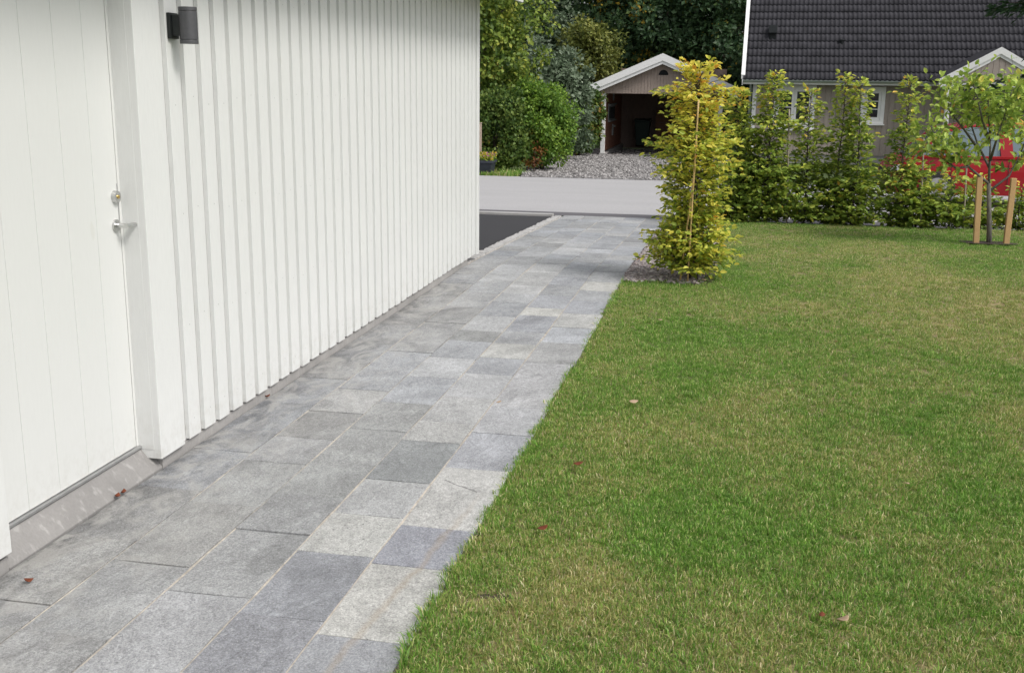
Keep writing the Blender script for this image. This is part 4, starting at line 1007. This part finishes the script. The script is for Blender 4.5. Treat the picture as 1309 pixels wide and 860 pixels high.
# yellowing columnar hornbeam in the bed
yb_ = on_ground(884, 358)
colprof = lambda t: .80 + .2*math.sin(t*14) if t < .86 else max(.35, .85 - 3.2*(t-.86))
spray_shrub('hornbeam_tree', 'slender yellowing hornbeam in the slate chip bed at the path edge', 'tree', yb_, 1.84, 0.39, 'yellow_leaf', 370, 28, 0.058, 0.34, profile=colprof, stem_r=.016, yellow_top=.40, zlow=.06, tsd=.24, lean=(-.04, 0), lvar=(.55, 1.22))
def cane(name, label, p0, p1, r, m, cat='cane', group=None):
    p0 = Vector(p0); p1 = Vector(p1); root_loc = tuple(p0); mb = MB(root_loc); n = 10
    pts = []; rad = []
    for i in range(n+1):
        q = p0.lerp(p1, i/n); pts.append(q); rad.append(r*(1.12 if i % 2 == 0 else .95))
    mb.tube(pts, rad, 8); o = mb.build(name, m, None, smooth=True); o.location = root_loc
    return tag(o, label, cat, group)
b1 = on_ground(869, 359); b2 = on_ground(879, 361)
cane('bamboo_cane', 'left bamboo cane slanting against the yellow hornbeam', b1 + [0,-.02,-.03], at_y(889, 210, 9.50), .008, M['bamboo'], group='bamboo canes holding the yellow hornbeam')
cane('bamboo_cane', 'right bamboo cane crossing in front of the yellow hornbeam stem', b2 + [0,-.04,-.03], at_y(893, 128, 9.44), .007, M['bamboo'], group='bamboo canes holding the yellow hornbeam')
cane('iron_rod', 'thin dark iron rod beside the yellow hornbeam stem', on_ground(892, 360) + [0,0,-.03], at_y(890, 205, 9.62), .006, M['bark'], cat='rod')
# hedge of young hornbeams
hedge = [(938, 112, .40, 1.15, 'young hornbeam half hidden behind the yellow tree'), (978, 90, .42, 1.2, 'tallest bushy green hornbeam at the left of the hedge'),
         (1026, 112, .36, .95, 'hedge hornbeam with orange tinged top before the left house window'), (1066, 92, .30, .9, 'slim hedge hornbeam between the two house windows'),
         (1089, 98, .25, .8, 'slim hedge hornbeam just left of the narrow house window'), (1148, 96, .34, 1.0, 'hedge hornbeam just right of the narrow house window'),
         (1172, 214, .34, .8, 'hedge hornbeam in front of the red car bonnet'), (1212, 222, .40, .85, 'low hedge hornbeam before the red car front door'),
         (1246, 226, .36, .8, 'low hedge hornbeam behind the left tree stake'), (1304, 238, .30, .8, 'low hedge hornbeam behind the right tree stake')]
hy = 15.75
for i, (px, topy, w, dn_, lab) in enumerate(hedge):
    b = at_y(px, 279, hy + rng.uniform(-.12, .12)); b[2] = g(b[0], b[1]) - .02
    top = at_y(px, topy, b[1]); hgt = top[2] - b[2]
    spray_shrub('hedge_hornbeam', lab, 'hedge shrub', b, hgt, w, 'hornbeam', int(165*dn_*(hgt/2)**.5*(1.5 if i < 2 else (.8 if i > 5 else 1))), 22, .078, .46, 'young hornbeams planted in a row along the lawn edge', stem_r=.015, yellow_top=.30,
                profile=lambda t: (1.2 if t < .30 else .74 + .26*math.sin(t*23)) * (1 - .80*max(0, t-.4)/.6), zlow=.01, lvar=(.35, 1.35), lean=(rng.uniform(-.03, .03), rng.uniform(-.05, .05)))
for px, y0, y1, m, lab in ((1006, 278, 140, 'cane_grey', 'pale cane in the hedge before the left house window'), (1178, 278, 172, 'cane_grey', 'grey cane in the hedge in front of the red car windscreen'), (1233, 279, 205, 'cane_grey', 'weathered cane in the hedge left of the left tree stake')):
    b = at_y(px, y0, hy - .12); b[2] = g(b[0], b[1]) - .02; t = at_y(px + 3, y1, hy - .08)
    cane('hedge_cane', lab, b, t, .011, M[m], group='canes standing in the hedge')
# young fruit tree with two stakes
fb = on_ground(1265, 311)
ft = thing('fruit_tree', 'young open crowned tree staked on the lawn before the red car', 'tree', tuple(fb))
tr = MB(fb); Yt = fb[1]
def tp_(px, py, dy=0): return Vector(at_y(px, py, Yt + dy))
fork = tp_(1264, 235)
limbs = [[fork, tp_(1266, 190), tp_(1264, 150), tp_(1262, 105)], [fork, tp_(1240, 215, -.15), tp_(1215, 190, -.3), tp_(1190, 165, -.4)], [tp_(1264, 245), tp_(1290, 225, .1), tp_(1305, 195, .2), tp_(1322, 150, .3)],
         [tp_(1265, 215), tp_(1250, 185, .25), tp_(1238, 150, .4), tp_(1228, 115, .5)], [tp_(1266, 205), tp_(1275, 175, -.2), tp_(1285, 145, -.3), tp_(1295, 112, -.4)], [tp_(1265, 180), tp_(1256, 155, -.1), tp_(1250, 128, -.2), tp_(1244, 105, -.2)],
         [tp_(1239, 213, -.16), tp_(1222, 215, -.2), tp_(1200, 200, -.1), tp_(1185, 185, 0)], [tp_(1265, 170), tp_(1278, 150, .2), tp_(1290, 128, .35), tp_(1310, 100, .5)], [tp_(1250, 190,.2), tp_(1232, 165, .1), tp_(1212, 140, 0), tp_(1200, 120, 0)]]
tr.tube([Vector(fb) - Vector((0,0,.05)), tp_(1264.5, 280), fork], [.034, .027, .024], 9)
P, Dd, Nn, S, T = [], [], [], [], []
for li, L in enumerate(limbs):
    tr.tube(L, [.017, .012, .008, .003], 6)
    for k in range(30):
        u = rng.uniform(.35, 1.02)*3; u = min(u, 2.999); i = min(2, int(u)); p = np.array(L[i].lerp(L[i+1], u-i)); d = unit(rng.normal(size=3)*np.array([1,1,.6]) + np.array([0,0,.35])); ln = rng.uniform(.12, .42)
        e = p + d*ln; tr.tube([p, e], [.003, .001], 4, cap=False); n = rng.integers(5, 10)
        uu = rng.uniform(.2, 1.05, n); q = p + d*(ln*uu)[:, None] + rng.normal(0, .022, (n, 3)); P.append(q)
        Dd.append(d*.6 + rng.normal(0, .55, (n, 3)) + np.array([0, 0, -.1])); Nn.append(np.array([0, 0, 1.0]) + rng.normal(0, .5, (n, 3))); S.append(rng.uniform(.06, .105, n)); T.append(.5 + rng.normal(0, .2, n) + rng.normal(0, .08))
tr.build('trunk', M['bark_grey'], ft, smooth=True)
obj('crown', leaf_mesh('crown', np.concatenate(P) - fb, np.concatenate(Dd), np.concatenate(Nn), np.concatenate(S), np.concatenate(T)), M['fruit_leaf'], ft)
for (x0, y0, x1, y1, lab) in ((1247.5, 311, 1252.5, 225, 'left square pine stake of the young lawn tree'), (1286, 312, 1296, 228, 'right square pine stake of the young lawn tree, leaning slightly')):
    b = on_ground(x0, y0); t = at_y(x1, y1, b[1]); mb = MB(b); up = Vector(t - b)
    mb.bar(Vector(b) - up.normalized()*.15, t, .062, .062, up=(0, 1, 0)); o = mb.build('tree_stake', M['stake'], None, bevel=.004); o.location = tuple(b)
    tag(o, lab, 'stake', 'pine stakes by the young tree')
# ring of soil at its foot
V = [tuple(fb + [0, 0, .008])]; n = 18
for k in range(n):
    a = 6.283*k/n; q = (0.34 + rng.uniform(-.05, .05)); V.append((fb[0]+q*math.cos(a), fb[1]+q*.55*math.sin(a), g(fb[0]+q*math.cos(a), fb[1]+q*.55*math.sin(a)) + .008))
tag(obj('soil_ring', fast_mesh('soil_ring', np.array(V), tris=np.array([(0, 1+k, 1+(k+1)%n) for k in range(n)])), M['soil']), kind='structure')

# background trees and bushes: (name, label, cat, base px, Y, ...)
def tree(name, label, cat, X, Y, z_c, rad, n_clump, n_leaf, clump_r, leaf, mat, trunk_r=.12, mu=.45, sd=.2, droop=0, spots=0, bark='bark', group=None, zmin_off=.15, flat=.9, extra=None):
    base = np.array([X, Y, g(X, Y) - .05]); root = thing(name, label, cat, tuple(base), 0, group)
    c = np.array([0, 0, z_c - base[2]])
    tb, _ = trunk_mb((0, 0, 0), (0, 0, c[2] + rad[2]*.6), trunk_r, (0, 0, 0), limbs=8, spread=max(rad[0], .6)*.95, limb_from=.15 if c[2] - rad[2] < .6 else .35)
    tb.build('trunk', M[bark], root, smooth=True)
    P, D, N, S, T = clump_crown(n_clump, n_leaf, c, rad, clump_r, leaf, mu, sd, droop=droop, zmin=zmin_off, spots=spots, flat=flat)
    obj('crown', leaf_mesh('crown', P, D, N, S, T, hi=False), M[mat], root)
    return root
def PX(px, Y): return (px - 942)/1381*Y + 0.0055*Y*0
tree('maple_tree', 'tall yellow green maple at the corner of the white garage', 'tree', -6.9, 30.0, 2.9, (1.75, 1.5, 3.0), 190, 17000, .34, .13, 'maple_leaf', mu=.58, sd=.2, spots=.02)
tree('thuja_bush', 'rounded bright green thuja bush beside the gravel drive', 'bush', -4.85, 27.9, .62, (.86, .75, 1.22), 125, 17000, .24, .085, 'thuja', .06, mu=.62, sd=.18, spots=.01)
tree('dark_bush', 'dark mixed green bush behind the flower planter', 'bush', -5.85, 26.9, .45, (.85, .6, 1.2), 110, 14000, .24, .09, 'bush_leaf', .05, mu=.66, sd=.2, spots=.02)
tree('rust_shrub', 'small rust coloured shrub at the foot of the thuja', 'shrub', -4.85, 26.95, -.10, (.22, .2, .26), 10, 200, .10, .075, 'rust_leaf', .02, mu=.5, sd=.25)
tree('silver_willow', 'silvery leaved willow bush left of the carport', 'bush', -5.45, 33.6, 1.35, (1.25, 1.0, 1.75), 130, 14000, .30, .13, 'willow', .07, mu=.38, sd=.22)
tree('carport_bush', 'dark green shrub against the left post of the carport', 'bush', -5.05, 36.3, .45, (.75, .5, 1.3), 90, 8500, .24, .12, 'bush_leaf', .04, mu=.68, sd=.2)
tree('olive_tree', 'small olive yellow tree rising behind the silver willow', 'tree', -5.35, 41.0, 2.55, (1.1, .9, 1.5), 90, 8000, .34, .14, 'olive_leaf', .09, mu=.6, sd=.2)
tree('grey_green_tree', 'grey green birch like tree left of the olive yellow tree', 'tree', -7.4, 42.0, 3.1, (1.3, 1.1, 2.6), 90, 8000, .36, .15, 'willow', .1, mu=.28, sd=.18)
tree('spotted_lime_tree', 'large dark green tree with yellow autumn spots behind the carport', 'tree', -3.3, 47.0, 4.3, (3.6, 2.6, 4.6), 260, 27000, .62, .20, 'lime_tree', .25, mu=.5, sd=.22, spots=.16)
tree('dark_green_tree', 'dark blue green tree between carport and house roof', 'tree', -.6, 45.0, 3.0, (2.0, 1.8, 3.6), 130, 13000, .5, .18, 'lime_tree', .2, mu=.42, sd=.2)
def conifer(name, label, X, Y, h, r, n, tiers, mat='needle', base_z=.4, only=None):
    base = np.array([X, Y, g(X, Y) - .05]); root = thing(name, label, 'conifer', tuple(base))
    mb = MB(); mb.tube([(0, 0, 0), (0, 0, h*.5), (0, 0, h)], [.16*h/8, .1*h/8, .02], 8)
    P, D, N, S, T = [], [], [], [], []
    for k in range(tiers):
        f = (k + rng.uniform(0, .9))/tiers; z = base_z + (h - base_z)*f; L = r*(1 - f)**.8*rng.uniform(.75, 1.1) + .15; L *= .45 if (only and only[0] < z < only[1]) else 1; a = k*2.4
        d = np.array([math.cos(a), math.sin(a), -.12]); e = np.array([0, 0, z]) + d*L; mb.tube([(0, 0, z), tuple(np.array([0, 0, z]) + d*L*.55 + [0, 0, -.04]), tuple(e + [0, 0, .05])], [.022, .014, .004], 5, cap=False)
        m = int(n/tiers*(.4 + L/r)); u = rng.uniform(.12, 1.05, m)**.8; sd = np.cross(d, [0, 0, 1.0]); w = rng.normal(0, 1, m)*.32*L*(1.05 - u*.7)
        q = np.array([0, 0, z]) + d*(L*u)[:, None] + sd*w[:, None] + rng.normal(0, .05, (m, 3)) - np.array([0, 0, 1])*(np.abs(w)*.35 + rng.uniform(0, .10, m))[:, None]
        P.append(q); D.append(d + sd*np.sign(w)[:, None]*.7 + rng.normal(0, .35, (m, 3)) + np.array([0, 0, -.25])); N.append(np.array([0, 0, 1.0]) + rng.normal(0, .5, (m, 3))); S.append(rng.uniform(.10, .24, m)*min(1.3, r/1.6)); T.append(.5 + rng.normal(0, .2, m))
    mb.build('trunk', M['bark'], root, smooth=True)
    obj('crown', leaf_mesh('crown', np.concatenate(P), np.concatenate(D), np.concatenate(N), np.concatenate(S), np.concatenate(T), hi=False, aspect=.45), M[mat], root)
    return root
conifer('spruce_tree', 'dark spruce standing far back above the silver willow', -8.6, 50, 12, 2.6, 9000, 60)
conifer('spruce_tree', 'dark spruce standing far back above the olive yellow tree', -6.2, 53, 13, 2.6, 9000, 60)
conifer('front_spruce', 'dark spruce in front of the porch at the right edge', 7.35, 28.0, 9.5, 2.0, 11000, 70, base_z=.3, only=(2.9, 4.0))
# a far wood, read as one mass
P, D, N, S, T = [], [], [], [], []
for k in range(46):
    x = -34 + 68*(k + rng.uniform(-.3, .3))/46; y = 60 + rng.uniform(-2.5, 4); h = rng.uniform(9, 14)
    a = clump_crown(60, 2300, (x, y, g(0, 60) + h*.5), (1.9, 1.5, h*.52), .7, .34, .45, .22, zmin=g(0, 60))
    for A, B in zip((P, D, N, S, T), a): A.append(B)
wd = obj('far_wood', leaf_mesh('far_wood', np.concatenate(P), np.concatenate(D), np.concatenate(N), np.concatenate(S), np.concatenate(T), hi=False), M['wood_mass'])
tag(wd, 'dark wood of close trees closing the view behind the houses', 'wood', kind='stuff')
# flower planter and post at the garage corner
pc = at_y(618, 221, 25.55); pc[2] = g(pc[0], 25.55) - .01
pl = thing('flower_planter', 'dark square plastic planter with yellow and pink flowers by the road', 'planter', tuple(pc))
def plp(name, m, f, **k): mb = MB(); f(mb); return mb.build(name, m, pl, **k)
def pot(b):
    b.add([(-.20,-.20,0),(.20,-.20,0),(.20,.20,0),(-.20,.20,0),(-.25,-.25,.27),(.25,-.25,.27),(.25,.25,.27),(-.25,.25,.27)], [(0,3,2,1),(0,1,5,4),(1,2,6,5),(2,3,7,6),(3,0,4,7),(4,5,6,7)])
plp('pot', M['planter'], pot, bevel=.01); plp('rim', M['planter'], lambda b: b.box(-.275,-.275,.271,.275,.275,.335), bevel=.012)
n = 700; Pf = np.c_[rng.uniform(-.25, .28, n), rng.uniform(-.25, .25, n), .34 + rng.uniform(0, .17, n)]
obj('flowers', leaf_mesh('flowers', Pf, rng.normal(size=(n, 3)) + [0, 0, .5], rng.normal(0, .5, (n, 3)) + [0, 0, 1], rng.uniform(.03, .065, n), np.where(Pf[:, 2] > .42, rng.uniform(.3, 1, n), rng.uniform(0, .75, n)), hi=False), M['flower'], pl)
wp = at_y(612, 222, 26.1); wp[2] = g(wp[0], 26.1) - .05
mb = MB(wp); mb.box(wp[0]-.06, wp[1]-.05, wp[2], wp[0]+.06, wp[1]+.05, wp[2]+1.22); mb.box(wp[0]-.068, wp[1]-.058, wp[2]+1.221, wp[0]+.068, wp[1]+.058, wp[2]+1.245)
o = mb.build('wooden_post', simple('pale_post_wood', (.42, .33, .27), .8, .2, 10, .3, sc3=(5, 5, 1)), None, bevel=.004); o.location = tuple(wp); tag(o, 'pale square wooden post behind the flower planter', 'post')

# fallen leaves and cones
def fallen(px, py, size, m, lab, curl=.25, ang=0.0, lift=.03, name='fallen_leaf', cat='leaf'):
    p = on_ground(px, py); mb = MB(); n = 5
    for i in range(n+1):
        t = i/n; w = math.sin(math.pi*min(1, t*.92+.06))*.36
        for s in (-1, 0, 1): mb.v.append((t-.5, s*w, curl*((t-.5)**2*1.6 + .55*abs(s)*w)))
    for i in range(n):
        for s in range(2): mb.f.append((i*3+s, i*3+s+1, i*3+s+4, i*3+s+3)); mb.mi.append(0)
    mb.v = [(x*size, y*size, z*size) for x, y, z in mb.v]
    o = mb.build(name, m, None, smooth=True); o.location = (p[0], p[1], p[2]+lift); o.rotation_euler = (rng.uniform(-.3, .3), rng.uniform(-.3, .3), ang)
    sd = o.modifiers.new('thick', 'SOLIDIFY'); sd.thickness = .0012
    return tag(o, lab, cat)
fl = M['fallen']; fr_ = M['fallen_red']
fallen(810, 520, .05, fl, 'pale cream leaf lying on the lawn nearest the path', ang=.3)
fallen(1158, 626, .038, fl, 'small pinkish leaf on the right of the lawn', ang=1.0)
fallen(1077, 804, .052, fl, 'curled pale pink leaf in the foreground lawn', ang=.8, curl=.6)
fallen(844, 414, .035, fl, 'small pale leaf on the lawn in front of the yellow hornbeam', ang=.2)
fallen(1068, 442, .03, fr_, 'tiny brown leaf in the middle of the lawn', ang=.2)
fallen(694, 685, .045, fr_, 'red brown leaf on the lawn beside the rust streaked stones', ang=.7, curl=.6)
fallen(740, 601, .045, fr_, 'dark red brown leaf on the lawn above the straw yellow patch', ang=.1, curl=.5)
fallen(1050, 796, .03, fr_, 'little brown leaf just left of the curled pale pink leaf', ang=1.5)
fallen(900, 362, .05, fl, 'orange pink leaf at the foot of the yellow hornbeam', ang=.5)
for px, py, lab in ((331, 509, 'red brown leaf curled against the plinth below the boarding'), (139, 637, 'left one of two red brown leaves below the door step'), (149, 632, 'right one of two red brown leaves below the door step'), (36, 747, 'brown crumb of leaf on the stone below the door')):
    o = fallen(px, py, .034, fr_, lab, ang=rng.uniform(0, 3), curl=.9, lift=.012)
    if px != 36: o.location.x = max(o.location.x, -2.452)
fallen(638, 515, .03, fl, 'tan leaf lying on a joint of the path', ang=.4, lift=.006)
